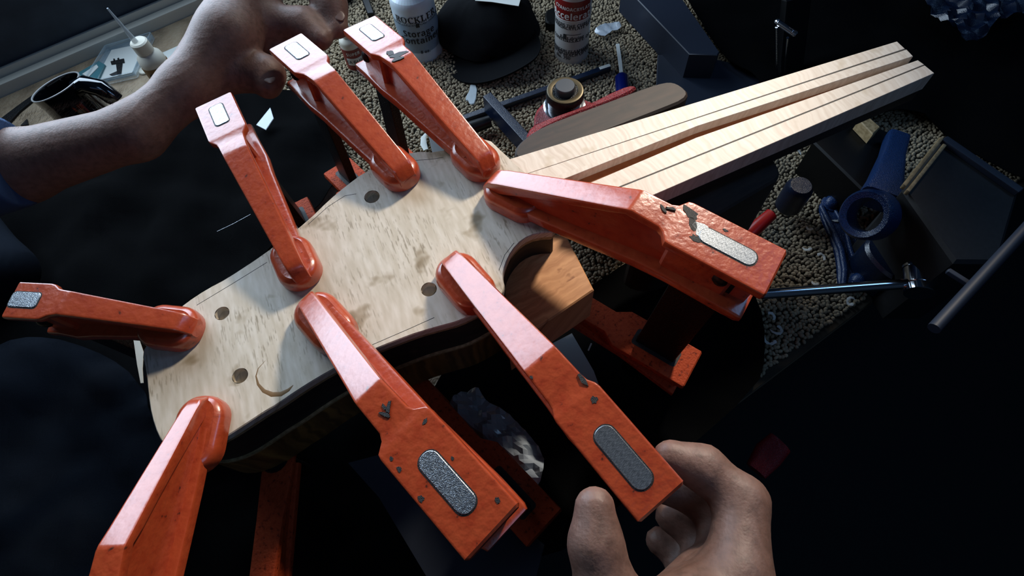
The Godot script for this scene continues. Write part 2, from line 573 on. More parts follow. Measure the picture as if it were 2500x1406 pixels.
# ------------------------------------------------------------------ bar clamps
func rounded_rect(hx: float, hz: float, r: float, seg := 5) -> PackedVector2Array:
	var o := PackedVector2Array()
	for c in [[1, 1, 0], [-1, 1, 90], [-1, -1, 180], [1, -1, 270]]:
		for k in seg + 1:
			var a := deg_to_rad(c[2] + 90.0 * k / seg)
			o.append(Vector2(c[0] * (hx - r) + r * cos(a), c[1] * (hz - r) + r * sin(a)))
	return o

func patch(c: Vector3, sx: float, sz: float, slope: float, turn := 0.0, n := 11) -> MB:   # an irregular chip lying on the paint
	var mb := MB.new()
	var lowr := PackedVector3Array(); var upr := PackedVector3Array()
	for i in n:
		var a := TAU * i / n
		var k := rng.randf_range(0.6, 1.15)
		var q := Vector2(cos(a) * sx * k, sin(a) * sz * k).rotated(turn)
		var p := c + Vector3(q.x, -slope * q.x, q.y)
		lowr.append(p - Vector3(0, 0.0005, 0)); upr.append(p + Vector3(0, 0.00022, 0))
	mb.loft([lowr, upr])
	return mb

# par: [head back, head width, crease, arm width, reach, drop, tip width]; the jaw hangs from the top of the bar at «at»
func clamp_(label: String, par: Array, yaw: float, ta: float, tb: float, at: Vector3, big: bool, slide: float, sawn: bool) -> Node3D:
	var o := thing("bar_clamp", label, "clamp", at, "orange bar clamps round the guitar body")
	var Ry := Basis(Vector3.UP, yaw)
	o.basis = Ry * Basis(Vector3.BACK, ta) * Basis(Vector3.RIGHT, tb)
	var hb: float = par[0]; var wh: float = par[1] * 0.5; var cx: float = par[2]; var wa: float = par[3] * 0.5
	var L: float = par[4]; var Dr: float = par[5]; var wt: float = par[6] * 0.5
	var sh := (hb + cx) * 0.70 - hb
	var hd := 0.046 if big else 0.041          # height of the head
	var th := 0.0075 if big else 0.0065
	# fixed jaw: flanged casting
	var mb := MB.new()
	var top := []
	for s in [[-hb, 0.0013, wh - 0.0013], [-hb + 0.0013, 0.0, wh], [sh - 0.003, 0.0, wh], [sh, 0.0003, wh - 0.0006], [sh + 0.004, 0.0008, lerpf(wh, wa, 0.7)], [sh + 0.008, 0.0006, wa + 0.0006], [cx - 0.001, 0.0, wa], [cx + 0.002, 0.0009, wa]]:
		top.append(rsec(s[0], -s[1], -th + s[1] * 0.5, s[2], 0.0016))
	for k in [0.12, 0.3, 0.5, 0.7, 0.86, 0.95]:
		var x := lerpf(cx, L, k)
		top.append(rsec(x, -Dr * k, -Dr * k - lerpf(th, 0.014, k * k), lerpf(wa, wt, k), 0.0018))
	var pad_top := -Dr - 0.0085
	top.append(rsec(L - 0.001, -Dr, -Dr - 0.0165, wt, 0.002))
	top.append(rsec(L + 0.003, -Dr - 0.0022, -Dr - 0.0168, wt * 0.97, 0.002))
	top.append(rsec(L + 0.0075, -Dr - 0.010, -Dr - 0.017, wt * 0.9, 0.002))
	mb.loft(top)
	var web := []
	for k in [0.0, 0.2, 0.4, 0.6, 0.8, 1.0]:
		var x := lerpf(-hb + 0.004, L - 0.012, k)
		var tp := 0.0 if x < cx else -Dr * (x - cx) / (L - cx)
		web.append(rsec(x, tp - 0.003, lerpf(-hd + 0.002, -Dr - 0.0165, k), lerpf(0.0046, 0.0036, k), 0.001))
	mb.loft(web)
	var low := []
	low.append(rsec(-hb + 0.0005, -hd + 0.0065, -hd + 0.001, wh - 0.0028, 0.0012))
	for k in [0.02, 0.12, 0.3, 0.42, 0.6, 0.78, 0.9, 1.0]:
		var x := lerpf(-hb, L - 0.014, k)
		var yy := lerpf(-hd, -Dr - 0.0185, smoothstep(0.1, 1.0, k))
		var w := wh - 0.0016 if k < 0.25 else lerpf(wa + 0.004, wt + 0.003, (k - 0.3) / 0.7)
		if k > 0.25 and k < 0.35: w = wa + 0.005
		low.append(rsec(x, yy + lerpf(0.0078, 0.010, k), yy, w, 0.002))
	mb.loft(low)
	var boss := []
	for s in [[-hb * 0.45, 0.0018], [-hb * 0.45 + 0.002, 0.0], [sh - 0.004, 0.0], [sh - 0.002, 0.0018]]:
		boss.append(rsec(s[0], -0.004, -hd + 0.004, maxf(0.0086, wa * 0.85) - s[1], 0.0015))
	mb.loft(boss)
	# pad: a rounded shoe lying flat on the work
	var st := mb.v.size()
	var pl := 0.025 if big else 0.0222
	var pw := 0.0165 if big else 0.0160
	var rings := []
	for s in [[0.0, 0.93], [0.0016, 1.0], [0.0075, 1.0], [0.0108, 0.95], [0.0128, 0.87], [0.0138, 0.76], [0.0130, 0.6], [0.0142, 0.3]]:
		var r := PackedVector3Array()
		for p in rounded_rect(pl, pw, pw * 0.92, 7):
			var e: float = 1.0 - (1.0 - s[1]) * 1.25
			r.append(Vector3(p.x * (1.0 - (1.0 - s[1]) * pw / pl) - pl + 0.0095, s[0], p.y * (s[1] if s[1] > 0.9 else e)))
		rings.append(r)
	mb.loft(rings)
	var back := o.basis.inverse() * Ry
	mb.move(st, Transform3D(back, Vector3(L, -Dr, 0) - back * Vector3(0, 0.022, 0)))
	part("fixed_jaw", mb, M.orange, o, 35.0)
	# rivet through the web
	for sd in [-1.0, 1.0]:
		var rv := MB.new()
		lathe(rv, [Vector2(0.0052, -0.002), Vector2(0.005, 0.001), Vector2(0.0035, 0.0024), Vector2(0.001, 0.003)], Transform3D(Basis(Vector3.RIGHT, sd * PI / 2), Vector3(-hb * 0.35 + 0.004, -hd * 0.5, sd * maxf(0.0086, wa * 0.85))), 18)
		part("rivet", rv, M.black_steel, o)
	# bar, its end showing through the head
	var bx := 0.0185 if big else 0.0118
	var bz := 0.0058 if big else 0.0056
	var sec := rounded_rect(bx, bz, bz * (0.9 if big else 0.5))
	var len := at.y - 0.012
	var br := MB.new()
	prism(br, rounded_rect(bx, bz * 0.8, 0.001, 2), -len, -0.006, 0.0)
	var bo := part("bar", br, M.dark_steel, o)
	var gap := MB.new()
	prism(gap, rounded_rect(bx + 0.0007, bz + 0.0007, (bz + 0.0007) * (0.9 if big else 0.5)), -0.004, 0.00012, 0.0)
	part("slot_rim", gap, M.chip, o)
	var en := MB.new()
	prism(en, sec, -0.006, 0.0006, 0.0003)
	part("bar_end", en, M.steel_sawn if sawn else M.steel, bo)
	# sliding jaw with its clamping screw
	var sj := MB.new()
	var ys := -slide
	var Ls := L - 0.012
	var fl := []
	for s in [[-hb - 0.004, 0.0013, wh], [-hb - 0.0027, 0.0, wh + 0.001], [sh, 0.0, wh + 0.001], [sh + 0.012, 0.0, wa + 0.002], [lerpf(sh, Ls, 0.55), 0.0, wa + 0.003], [Ls - 0.012, 0.001, 0.013], [Ls + 0.008, 0.001, 0.013], [Ls + 0.014, 0.003, 0.008]]:
		fl.append(rsec(s[0], ys - s[1], ys - 0.0075, s[2], 0.0016))
	sj.loft(fl)
	var sw := []
	for k in [0.0, 0.3, 0.6, 1.0]:
		var x := lerpf(-hb, Ls, k)
		sw.append(rsec(x, ys - 0.004, ys - lerpf(0.036, 0.02, k), 0.009 if k < 0.4 else 0.006, 0.001))
	sj.loft(sw)
	var sl := []
	for k in [0.0, 0.3, 0.6, 1.0]:
		var x := lerpf(-hb - 0.002, Ls, k)
		sl.append(rsec(x, ys - lerpf(0.033, 0.018, k), ys - lerpf(0.040, 0.026, k), wh - 0.002 if k < 0.2 else wa + 0.002, 0.0016))
	sj.loft(sl)
	var slo := part("sliding_jaw", sj, M.rough_orange, o, 35.0)
	var hole := MB.new()
	prism(hole, rounded_rect(bx + 0.003, bz + 0.0025, 0.003), ys - 0.003, ys + 0.00015, 0.0)
	part("slot", hole, M.chip, slo)
	var scw := MB.new()
	var down := minf(0.055, at.y - slide - 0.012)
	lathe(scw, [Vector2(0.0065, ys + 0.006), Vector2(0.0065, ys - down)], Transform3D(Basis(), Vector3(Ls, 0, 0)), 16)
	var so := part("screw", scw, M.dark_steel, o)
	var swv := MB.new()
	lathe(swv, [Vector2(0.011, ys + 0.008), Vector2(0.012, ys + 0.006), Vector2(0.009, ys + 0.003)], Transform3D(Basis(), Vector3(Ls, 0, 0)), 20)
	part("swivel_pad", swv, M.dark_steel, so)
	return o

func chips(o: Node3D, par: Array, called: String, material: Material, list: Array) -> void:   # list of [x, z, half length, half width, turn]
	for c in list:
		var cx: float = par[2]; var sl: float = par[5] / (par[4] - par[2])
		var y: float = 0.0 if c[0] < cx else -sl * (c[0] - cx)
		part(called, patch(Vector3(c[0], y, c[1]), c[2], c[3], 0.0 if c[0] < cx else sl, c[4]), material, o)

func _ready() -> void:
	rng.seed = 51
	# ---- camera
	var cam := Camera3D.new()
	cam.name = "camera"
	cam.fov = rad_to_deg(2.0 * atan(703.0 / 1400.0))
	cam.near = 0.02
	cam.transform = Transform3D(Basis(Vector3(0.99383, -0.05080, 0.09857), Vector3(0.11089, 0.45525, -0.88343), Vector3(0.0, 0.88891, 0.45808)), Vector3(0, 0.57, 0))
	add_child(cam)
	cam.current = true
	# ---- sky and exposure
	var we := WorldEnvironment.new()
	we.name = "environment"
	var env := Environment.new()
	env.background_mode = Environment.BG_COLOR
	env.background_color = Color(0.62, 0.72, 0.85)
	env.background_energy_multiplier = 0.25
	env.tonemap_mode = Environment.TONE_MAPPER_LINEAR
	env.tonemap_exposure = 0.66
	env.sdfgi_enabled = true
	env.ssao_enabled = true
	env.ssil_enabled = true
	we.environment = env
	add_child(we)
	# ---- lights: the lamp over the bench, daylight through the window behind it, added fill with no lamp behind it
	var lamp := SpotLight3D.new()
	lamp.name = "bench_lamp_light"
	lamp.light_color = Color(1.0, 0.95, 0.88)
	lamp.light_energy = 3.7
	lamp.light_size = 0.08
	lamp.spot_range = 8.0
	lamp.spot_attenuation = 2.0
	lamp.spot_angle = 16.0
	lamp.spot_angle_attenuation = 1.0
	lamp.shadow_enabled = true
	add_child(lamp)
	lamp.look_at_from_position(Vector3(0.66, 1.03, -1.1), Vector3(0.02, 0.2, -0.2), Vector3.UP)
	var wd := Vector3(0.88, 0, -0.475).normalized()     # the bench and the wall run this way
	var wn := Vector3(0.475, 0, 0.88).normalized()      # and this way lies the room
	var day := AreaLight3D.new()
	day.name = "window_daylight"
	day.area_size = Vector2(0.86, 0.62)
	day.light_color = Color(0.82, 0.91, 1.0)
	day.light_energy = 2.4
	day.area_normalize_energy = true
	day.area_range = 8.0
	day.shadow_enabled = true
	add_child(day)
	day.look_at_from_position(wd * -0.01 - wn * 0.985 + Vector3(0, 0.53, 0), wd * -0.01 + wn * 1.0 + Vector3(0, 0.53, 0), Vector3.UP)
	var fill := OmniLight3D.new()
	fill.name = "front_fill_light"  # added fill from the front, no ceiling lamp known there
	fill.light_color = Color(0.6, 0.78, 1.0)
	fill.light_energy = 0.3
	fill.light_size = 0.3
	fill.omni_range = 8.0
	fill.omni_attenuation = 2.0
	fill.shadow_enabled = true
	fill.position = Vector3(0.4, 1.6, 0.9)
	add_child(fill)
	var side := OmniLight3D.new()
	side.name = "side_lamp_light"
	side.light_color = Color(0.55, 0.75, 1.0)
	side.light_energy = 0.2
	side.light_size = 0.2
	side.omni_range = 8.0
	side.omni_attenuation = 2.0
	side.shadow_enabled = true
	side.position = Vector3(1.0, 1.15, -0.45)
	add_child(side)
	make_materials()
	room(wd, wn)
	bench(wd, wn)
	guitar()
	clamps()
	vise()
	back_of_bench()
	right_of_bench()
	small_things()
	person()

# ------------------------------------------------------------------ room and bench
func frame(wd: Vector3, wn: Vector3) -> Basis: return Basis(wd, Vector3.UP, wn)

func slab(mb: MB, F: Basis, a: Vector3, b: Vector3, bev := 0.001) -> void:   # a box between two corners given along the bench
	box(mb, (b - a).abs(), Transform3D(F, F * ((a + b) * 0.5)), bev)

func room(wd: Vector3, wn: Vector3) -> void:
	var F := frame(wd, wn)
	var mb := MB.new()
	slab(mb, F, Vector3(-2.0, -0.9, -1.06), Vector3(2.0, 0.2, -0.965))
	slab(mb, F, Vector3(-2.0, 0.86, -1.06), Vector3(2.0, 1.9, -0.965))
	slab(mb, F, Vector3(-2.0, 0.2, -1.06), Vector3(-0.46, 0.86, -0.965))
	slab(mb, F, Vector3(0.44, 0.2, -1.06), Vector3(2.0, 0.86, -0.965))
	struct("wall_back", mb, M.wall, "dark blue-grey wall behind the bench", "wall")
	mb = MB.new()
	for r in [[-0.46, 0.2, 0.44, 0.22], [-0.46, 0.84, 0.44, 0.86], [-0.46, 0.22, -0.44, 0.84], [0.42, 0.22, 0.44, 0.84]]:
		slab(mb, F, Vector3(r[0], r[1], -1.05), Vector3(r[2], r[3], -1.0))
	struct("window_1", mb, M.edging, "pale framed window in the wall behind the bench", "window")
	mb = MB.new()
	slab(mb, F, Vector3(-2.1, -0.95, -1.06), Vector3(2.1, -0.88, 2.2))
	struct("floor", mb, M.floor, "dark floor in front of the bench", "floor")
	mb = MB.new()
	slab(mb, F, Vector3(-2.1, 1.9, -1.06), Vector3(2.1, 2.0, 2.2))
	struct("ceiling", mb, M.wall)
	mb = MB.new()
	slab(mb, F, Vector3(-2.1, -0.9, -1.06), Vector3(-2.0, 1.9, 2.2))
	struct("wall_left", mb, M.wall)
	mb = MB.new()
	slab(mb, F, Vector3(2.0, -0.9, -1.06), Vector3(2.1, 1.9, 2.2))
	struct("wall_right", mb, M.wall)
	mb = MB.new()
	slab(mb, F, Vector3(-2.1, -0.9, 2.1), Vector3(2.1, 1.9, 2.2))
	struct("wall_front", mb, M.wall)

func bench(wd: Vector3, wn: Vector3) -> void:
	var F := frame(wd, wn)
	var o := thing("workbench", "tan topped workbench with a pale edge strip along the wall", "workbench", Vector3(0, -0.88, 0))
	var mb := MB.new()
	slab(mb, F, Vector3(-1.5, -0.045, -0.94), Vector3(1.5, 0.0, -0.022), 0.002)
	wpart("worktop", mb, M.bench, o)
	mb = MB.new()
	slab(mb, F, Vector3(-1.5, -0.03, -0.955), Vector3(1.5, 0.016, -0.941), 0.0015)
	wpart("edge_strip", mb, M.edging, o)
	mb = MB.new()
	slab(mb, F, Vector3(-1.5, 0.0, -0.9625), Vector3(1.5, 0.026, -0.957), 0.0015)
	wpart("upper_edge_strip", mb, M.edging, o)
	for x in [-1.4, 1.4]:
		for z in [-0.87, -0.1]:
			mb = MB.new()
			slab(mb, F, Vector3(x - 0.04, -0.88, z - 0.04), Vector3(x + 0.04, -0.045, z + 0.04), 0.003)
			wpart("leg", mb, M.wall, o)
	# carpet: a backing with loop pile
	var c := thing("carpet", "tan loop pile carpet laid over the workbench top", "carpet", Vector3.ZERO)
	mb = MB.new()
	slab(mb, F, Vector3(0.04, 0.0, -0.93), Vector3(0.95, 0.003, -0.0215), 0.001)
	part("backing", mb, M.backing, c)
	var loop := MB.new()
	lathe(loop, [Vector2(0.0004, -0.001), Vector2(0.0019, 0.0), Vector2(0.0022, 0.0012), Vector2(0.0017, 0.0024), Vector2(0.0006, 0.003)], Transform3D(), 7)
	var mm := MultiMesh.new()
	mm.transform_format = MultiMesh.TRANSFORM_3D
	mm.use_colors = true
	mm.mesh = loop.mesh(80.0)
	var xs := []
	var p := 0.0041
	var nx := int(0.9 / p)
	var nz := int(0.901 / p)
	mm.instance_count = nx * nz
	var n := FastNoiseLite.new(); n.frequency = 25.0; n.seed = 4
	for i in nx:
		for j in nz:
			var q := Vector3(0.044 + (i + rng.randf_range(-0.38, 0.38) + 0.5 * (j % 2)) * p, 0.003 + rng.randf_range(0.0, 0.0012), -0.925 + (j + rng.randf_range(-0.38, 0.38)) * p)
			var w: Vector3 = F * q
			var b := Basis(Vector3.UP, rng.randf() * TAU) * Basis(Vector3.RIGHT, rng.randf_range(-0.7, 0.7)) * Basis().scaled(Vector3(rng.randf_range(0.85, 1.5), rng.randf_range(0.8, 1.25), rng.randf_range(0.8, 1.1)))
			mm.set_instance_transform(i * nz + j, Transform3D(b, w))
			var g := rng.randf_range(0.75, 1.15) * (1.0 + 0.25 * n.get_noise_2d(w.x, w.z))
			mm.set_instance_color(i * nz + j, Color(0.27 * g, 0.215 * g, 0.14 * g))
	var mi := MultiMeshInstance3D.new()
	mi.name = "loop_pile"
	mi.multimesh = mm
	var pm := plain(Color.WHITE, 0.95)
	pm.vertex_color_use_as_albedo = true
	mi.material_override = pm
	mi.set_meta("kind", "stuff")
	c.add_child(mi)

# ------------------------------------------------------------------ guitar
func guitar() -> void:
	var o := thing("electric_guitar_body", "unfinished guitar body with a pale glued-on plate and a long slotted neck", "guitar", Vector3(-0.1, 0.1, -0.22))
	var grain := Vector2(0.3, 1.0)
	var plate := pts([-0.267, -0.172, -0.261, -0.158, -0.256, -0.14, -0.251, -0.125, -0.244, -0.111, -0.237, -0.102, -0.224, -0.099, -0.211, -0.1, -0.199, -0.104, -0.185, -0.112, -0.175, -0.118, -0.165, -0.123, -0.149, -0.133, -0.132, -0.142, -0.118, -0.148, -0.103, -0.154, -0.087, -0.159, -0.069, -0.164, -0.052, -0.167, -0.04, -0.169, -0.025, -0.175, -0.011, -0.183, -0.005, -0.191, -0.006, -0.201, -0.003, -0.211, 0.003, -0.222, 0.012, -0.231, 0.023, -0.235, 0.039, -0.234, 0.038, -0.248, 0.033, -0.264, 0.025, -0.289, 0.009, -0.311, -0.008, -0.337, -0.028, -0.331, -0.05, -0.325, -0.068, -0.329, -0.09, -0.323, -0.11, -0.313, -0.125, -0.301, -0.139, -0.288, -0.155, -0.27, -0.173, -0.255, -0.188, -0.243, -0.211, -0.227, -0.228, -0.218, -0.241, -0.209, -0.249, -0.201, -0.256, -0.192, -0.263, -0.181])
	var holes := [[Vector3(-0.2126, 0.2, -0.1964), 0.0054], [Vector3(-0.1036, 0.2, -0.2866), 0.0062], [Vector3(-0.0605, 0.2, -0.1972), 0.0058], [Vector3(-0.1934, 0.2, -0.1464), 0.0056]]
	var hs := []
	for h in holes: hs.append([Vector2(h[0].x, h[0].z), h[1]])
	var sm := smooth_outline(plate, 1)
	var mb := MB.new()
	prism(mb, sm, 0.1935, 0.2, 0.0007, hs)
	mb.planar(grain, 3.2)
	var top := wpart("glued_plate", mb, M.plate, o, 30.0)
	mb = MB.new()
	prism(mb, inset(sm, 0.0012), 0.188, 0.1934, 0.0)
	wpart("pale_layer", mb, M.edge_wood, o, 30.0)
	mb = MB.new()
	prism(mb, inset(sm, 0.0022), 0.152, 0.1879, 0.0)
	mb.planar(Vector2(0.86, -0.5), 3.0)
	wpart("core", mb, M.black_wood, o, 30.0)
	mb = MB.new()
	var cav := inset(sm, 0.0002)
	prism(mb, cav, 0.1495, 0.1519, 0.0)
	wpart("glue_line", mb, M.edge_wood, o, 30.0)
	mb = MB.new()
	prism(mb, inset(sm, 0.0008), 0.104, 0.1494, 0.001)
	mb.planar(Vector2(0.86, -0.5), 3.0)
	wpart("flamed_maple_face", mb, M.side_flame, o, 30.0)
	# pencil lines on the plate
	for l in [[Vector3(-0.2326, 0.2, -0.2055), Vector3(-0.2101, 0.2, -0.2191), Vector3(-0.1833, 0.2, -0.2359)], [Vector3(-0.1539, 0.2, -0.2665), Vector3(-0.1391, 0.2, -0.2814), Vector3(-0.1256, 0.2, -0.2905), Vector3(-0.1163, 0.2, -0.2912)], [Vector3(-0.1027, 0.2, -0.1581), Vector3(-0.0752, 0.2, -0.1676), Vector3(-0.0574, 0.2, -0.1741)], [Vector3(-0.0082, 0.2, -0.2064), Vector3(-0.0027, 0.2, -0.2191), Vector3(0.0053, 0.2, -0.2286)], [Vector3(-0.0692, 0.2, -0.3188), Vector3(-0.0522, 0.2, -0.3181), Vector3(-0.0446, 0.2, -0.3188)]]:
		var pl := MB.new()
		tube(pl, l, [0.00022], 5, 0.6)
		wpart("pencil_line", pl, M.chip, top)
	# round maker's scribe near the lower left holes
	var arc := [Vector3(-0.1766, 0.2, -0.1556), Vector3(-0.1812, 0.2, -0.1501), Vector3(-0.1821, 0.2, -0.1448), Vector3(-0.18, 0.2, -0.1387), Vector3(-0.1756, 0.2, -0.1335), Vector3(-0.1696, 0.2, -0.1303), Vector3(-0.1635, 0.2, -0.1299), Vector3(-0.1586, 0.2, -0.1322), Vector3(-0.1555, 0.2, -0.1353)]
	mb = MB.new()
	tube(mb, arc, [0.0001, 0.0003, 0.0005, 0.0009, 0.0013, 0.0017, 0.0017, 0.0012, 0.0002], 8, 0.12)
	wpart("scribed_arc", mb, M.kraft, top)
	# heel block of the neck under the body
	mb = MB.new()
	prism(mb, pts([-0.006, -0.229, 0.032, -0.258, 0.05, -0.251, 0.064, -0.199, 0.018, -0.173, -0.008, -0.158]), 0.115, 0.165, 0.0012)
	mb.planar(Vector2(0.5, 1.0), 6.0)
	wpart("heel_block", mb, M.heel, o, 30.0)
	# neck: four flamed laminations, dark veneer lines between them, an open channel down the middle
	var A := Vector3(0.0084, 0.2, -0.3095); var B := Vector3(0.3637, 0.2, -0.3926); var C := Vector3(0.3794, 0.2, -0.3509); var D := Vector3(0.0988, 0.2, -0.2523)
	var nd := Vector2(0.962, -0.272)
	var lam := [
		pts([0.008, -0.309, 0.364, -0.393, 0.367, -0.383, 0.017, -0.291]),
		pts([0.017, -0.291, 0.368, -0.382, 0.37, -0.373, 0.168, -0.322, 0.057, -0.285, 0.035, -0.278]),
		pts([0.064, -0.274, 0.164, -0.31, 0.372, -0.368, 0.375, -0.362, 0.082, -0.266]),
		pts([0.082, -0.265, 0.375, -0.361, 0.379, -0.351, 0.106, -0.254])]
	for i in 4:
		mb = MB.new()
		prism(mb, lam[i], 0.182, 0.1998, 0.0003)
		mb.planar(nd, 3.6)
		for k in mb.t.size(): mb.t[k] += Vector2(0.31 * i, 0.23 * i)
		wpart("lamination", mb, M.flame, o, 30.0)
	mb = MB.new()
	prism(mb, pts([0.016, -0.292, 0.367, -0.383, 0.368, -0.381, 0.017, -0.29]), 0.182, 0.1996, 0.0)
	wpart("veneer_line", mb, M.veneer, o)
	mb = MB.new()
	prism(mb, pts([0.081, -0.267, 0.375, -0.363, 0.375, -0.361, 0.082, -0.265]), 0.182, 0.1996, 0.0)
	wpart("veneer_line", mb, M.veneer, o)
	mb = MB.new()
	prism(mb, pts([0.035, -0.28, 0.058, -0.286, 0.168, -0.323, 0.366, -0.371, 0.369, -0.366, 0.164, -0.308, 0.063, -0.272]), 0.182, 0.1905, 0.0)
	mb.planar(nd, 6.0)
	wpart("truss_rod_channel", mb, M.mahogany, o)
	mb = MB.new()
	prism(mb, pts([0.01, -0.308, 0.363, -0.392, 0.37, -0.373, 0.371, -0.368, 0.378, -0.352, 0.106, -0.255, 0.035, -0.278]), 0.168, 0.182, 0.0)
	wpart("neck_back", mb, M.black_wood, o)

# ------------------------------------------------------------------ the eight clamps
func clamps() -> void:
	var a := [0.0206, 0.0310, 0.0436, 0.0196, 0.1446, 0.0270, 0.0130]
	var b := [0.0200, 0.0320, 0.0433, 0.0205, 0.1342, 0.0323, 0.0165]
	var c := [0.0207, 0.0330, 0.0448, 0.0220, 0.1481, 0.0307, 0.0155]
	var h := [0.0131, 0.0272, 0.0314, 0.0181, 0.1010, 0.0231, 0.0135]
	var d := [0.0322, 0.0371, 0.0622, 0.0191, 0.1694, 0.0538, 0.0163]
	var e := [0.0283, 0.0306, 0.0664, 0.0226, 0.1775, 0.0524, 0.0148]
	var f := [0.0329, 0.0360, 0.0650, 0.0189, 0.1732, 0.0540, 0.0140]
	var g := [0.0320, 0.0360, 0.0672, 0.0159, 0.1528, 0.0405, 0.0105]
	clamp_("orange bar clamp on the upper body edge, just below the thumb of the left hand", a, -1.150, 0.040, 0.048, Vector3(-0.2136, 0.2432, -0.3493), false, 0.145, false)
	clamp_("orange bar clamp on the upper body edge whose head the left hand grips", b, -0.933, 0.060, -0.064, Vector3(-0.1553, 0.2462, -0.4087), false, 0.150, false)
	var co := clamp_("orange bar clamp with black chipped paint, in front of the storage bottle", c, -0.965, 0.057, -0.096, Vector3(-0.0936, 0.2441, -0.4235), false, 0.150, false)
	chips(co, c, "paint_chip", M.chip, [[0.040, 0.000, 0.0035, 0.0085, 0.1], [0.0445, 0.004, 0.0022, 0.006, 0.2], [0.034, 0.004, 0.004, 0.003, 0.5]])
	clamp_("orange bar clamp pointing left from the left end of the body", h, -0.228, 0.107, 0.041, Vector3(-0.3326, 0.2342, -0.2056), false, 0.140, false)
	var dd := clamp_("large orange bar clamp right of the cutaway, paint scraped off round its bar end", d, 2.467, 0.069, 0.030, Vector3(0.1335, 0.2640, -0.1695), true, 0.175, true)
	chips(dd, d, "bare_metal_scrape", M.steel_sawn, [[0.0185, 0.003, 0.006, 0.0055, 0.4]])
	chips(dd, d, "paint_chip", M.chip, [[0.025, 0.004, 0.006, 0.003, 0.9], [0.030, 0.010, 0.007, 0.0035, 0.2], [0.019, -0.006, 0.004, 0.0028, 0.3], [0.045, 0.003, 0.0035, 0.0015, 0.6], [0.041, 0.006, 0.004, 0.0012, -0.4], [0.006, 0.010, 0.002, 0.0012, 0.0]])
	var eo := clamp_("orange bar clamp held by the right hand at the lower right", e, 2.135, 0.032, -0.182, Vector3(0.0467, 0.2679, -0.0523), true, 0.165, true)
	chips(eo, e, "paint_chip", M.chip, [[0.043, 0.0105, 0.005, 0.0016, 0.1], [0.062, -0.010, 0.0016, 0.001, 0.0], [0.031, 0.008, 0.0024, 0.002, 0.4]])
	var fo := clamp_("orange bar clamp with a dark worn mark on its arm, lower middle", f, 2.241, -0.012, -0.159, Vector3(-0.0424, 0.2773, -0.0482), true, 0.180, false)
	chips(fo, f, "paint_chip", M.chip, [[0.050, 0.0028, 0.0042, 0.0012, 0.9], [0.0485, -0.0012, 0.0036, 0.0011, -0.5], [0.052, 0.001, 0.0022, 0.001, 0.1], [0.022, -0.0135, 0.0018, 0.0013, 0.2], [0.029, -0.013, 0.0012, 0.001, 0.3], [0.0035, -0.0145, 0.002, 0.0016, 0.3], [-0.024, 0.012, 0.002, 0.0012, 0.2], [0.030, 0.0118, 0.0022, 0.0012, 1.2], [0.006, 0.0095, 0.0012, 0.0008, 0.1]])
	clamp_("orange bar clamp on the lower left body corner, its head below the picture", g, 1.517, 0.003, -0.039, Vector3(-0.2209, 0.2619, 0.0303), true, 0.165, false)

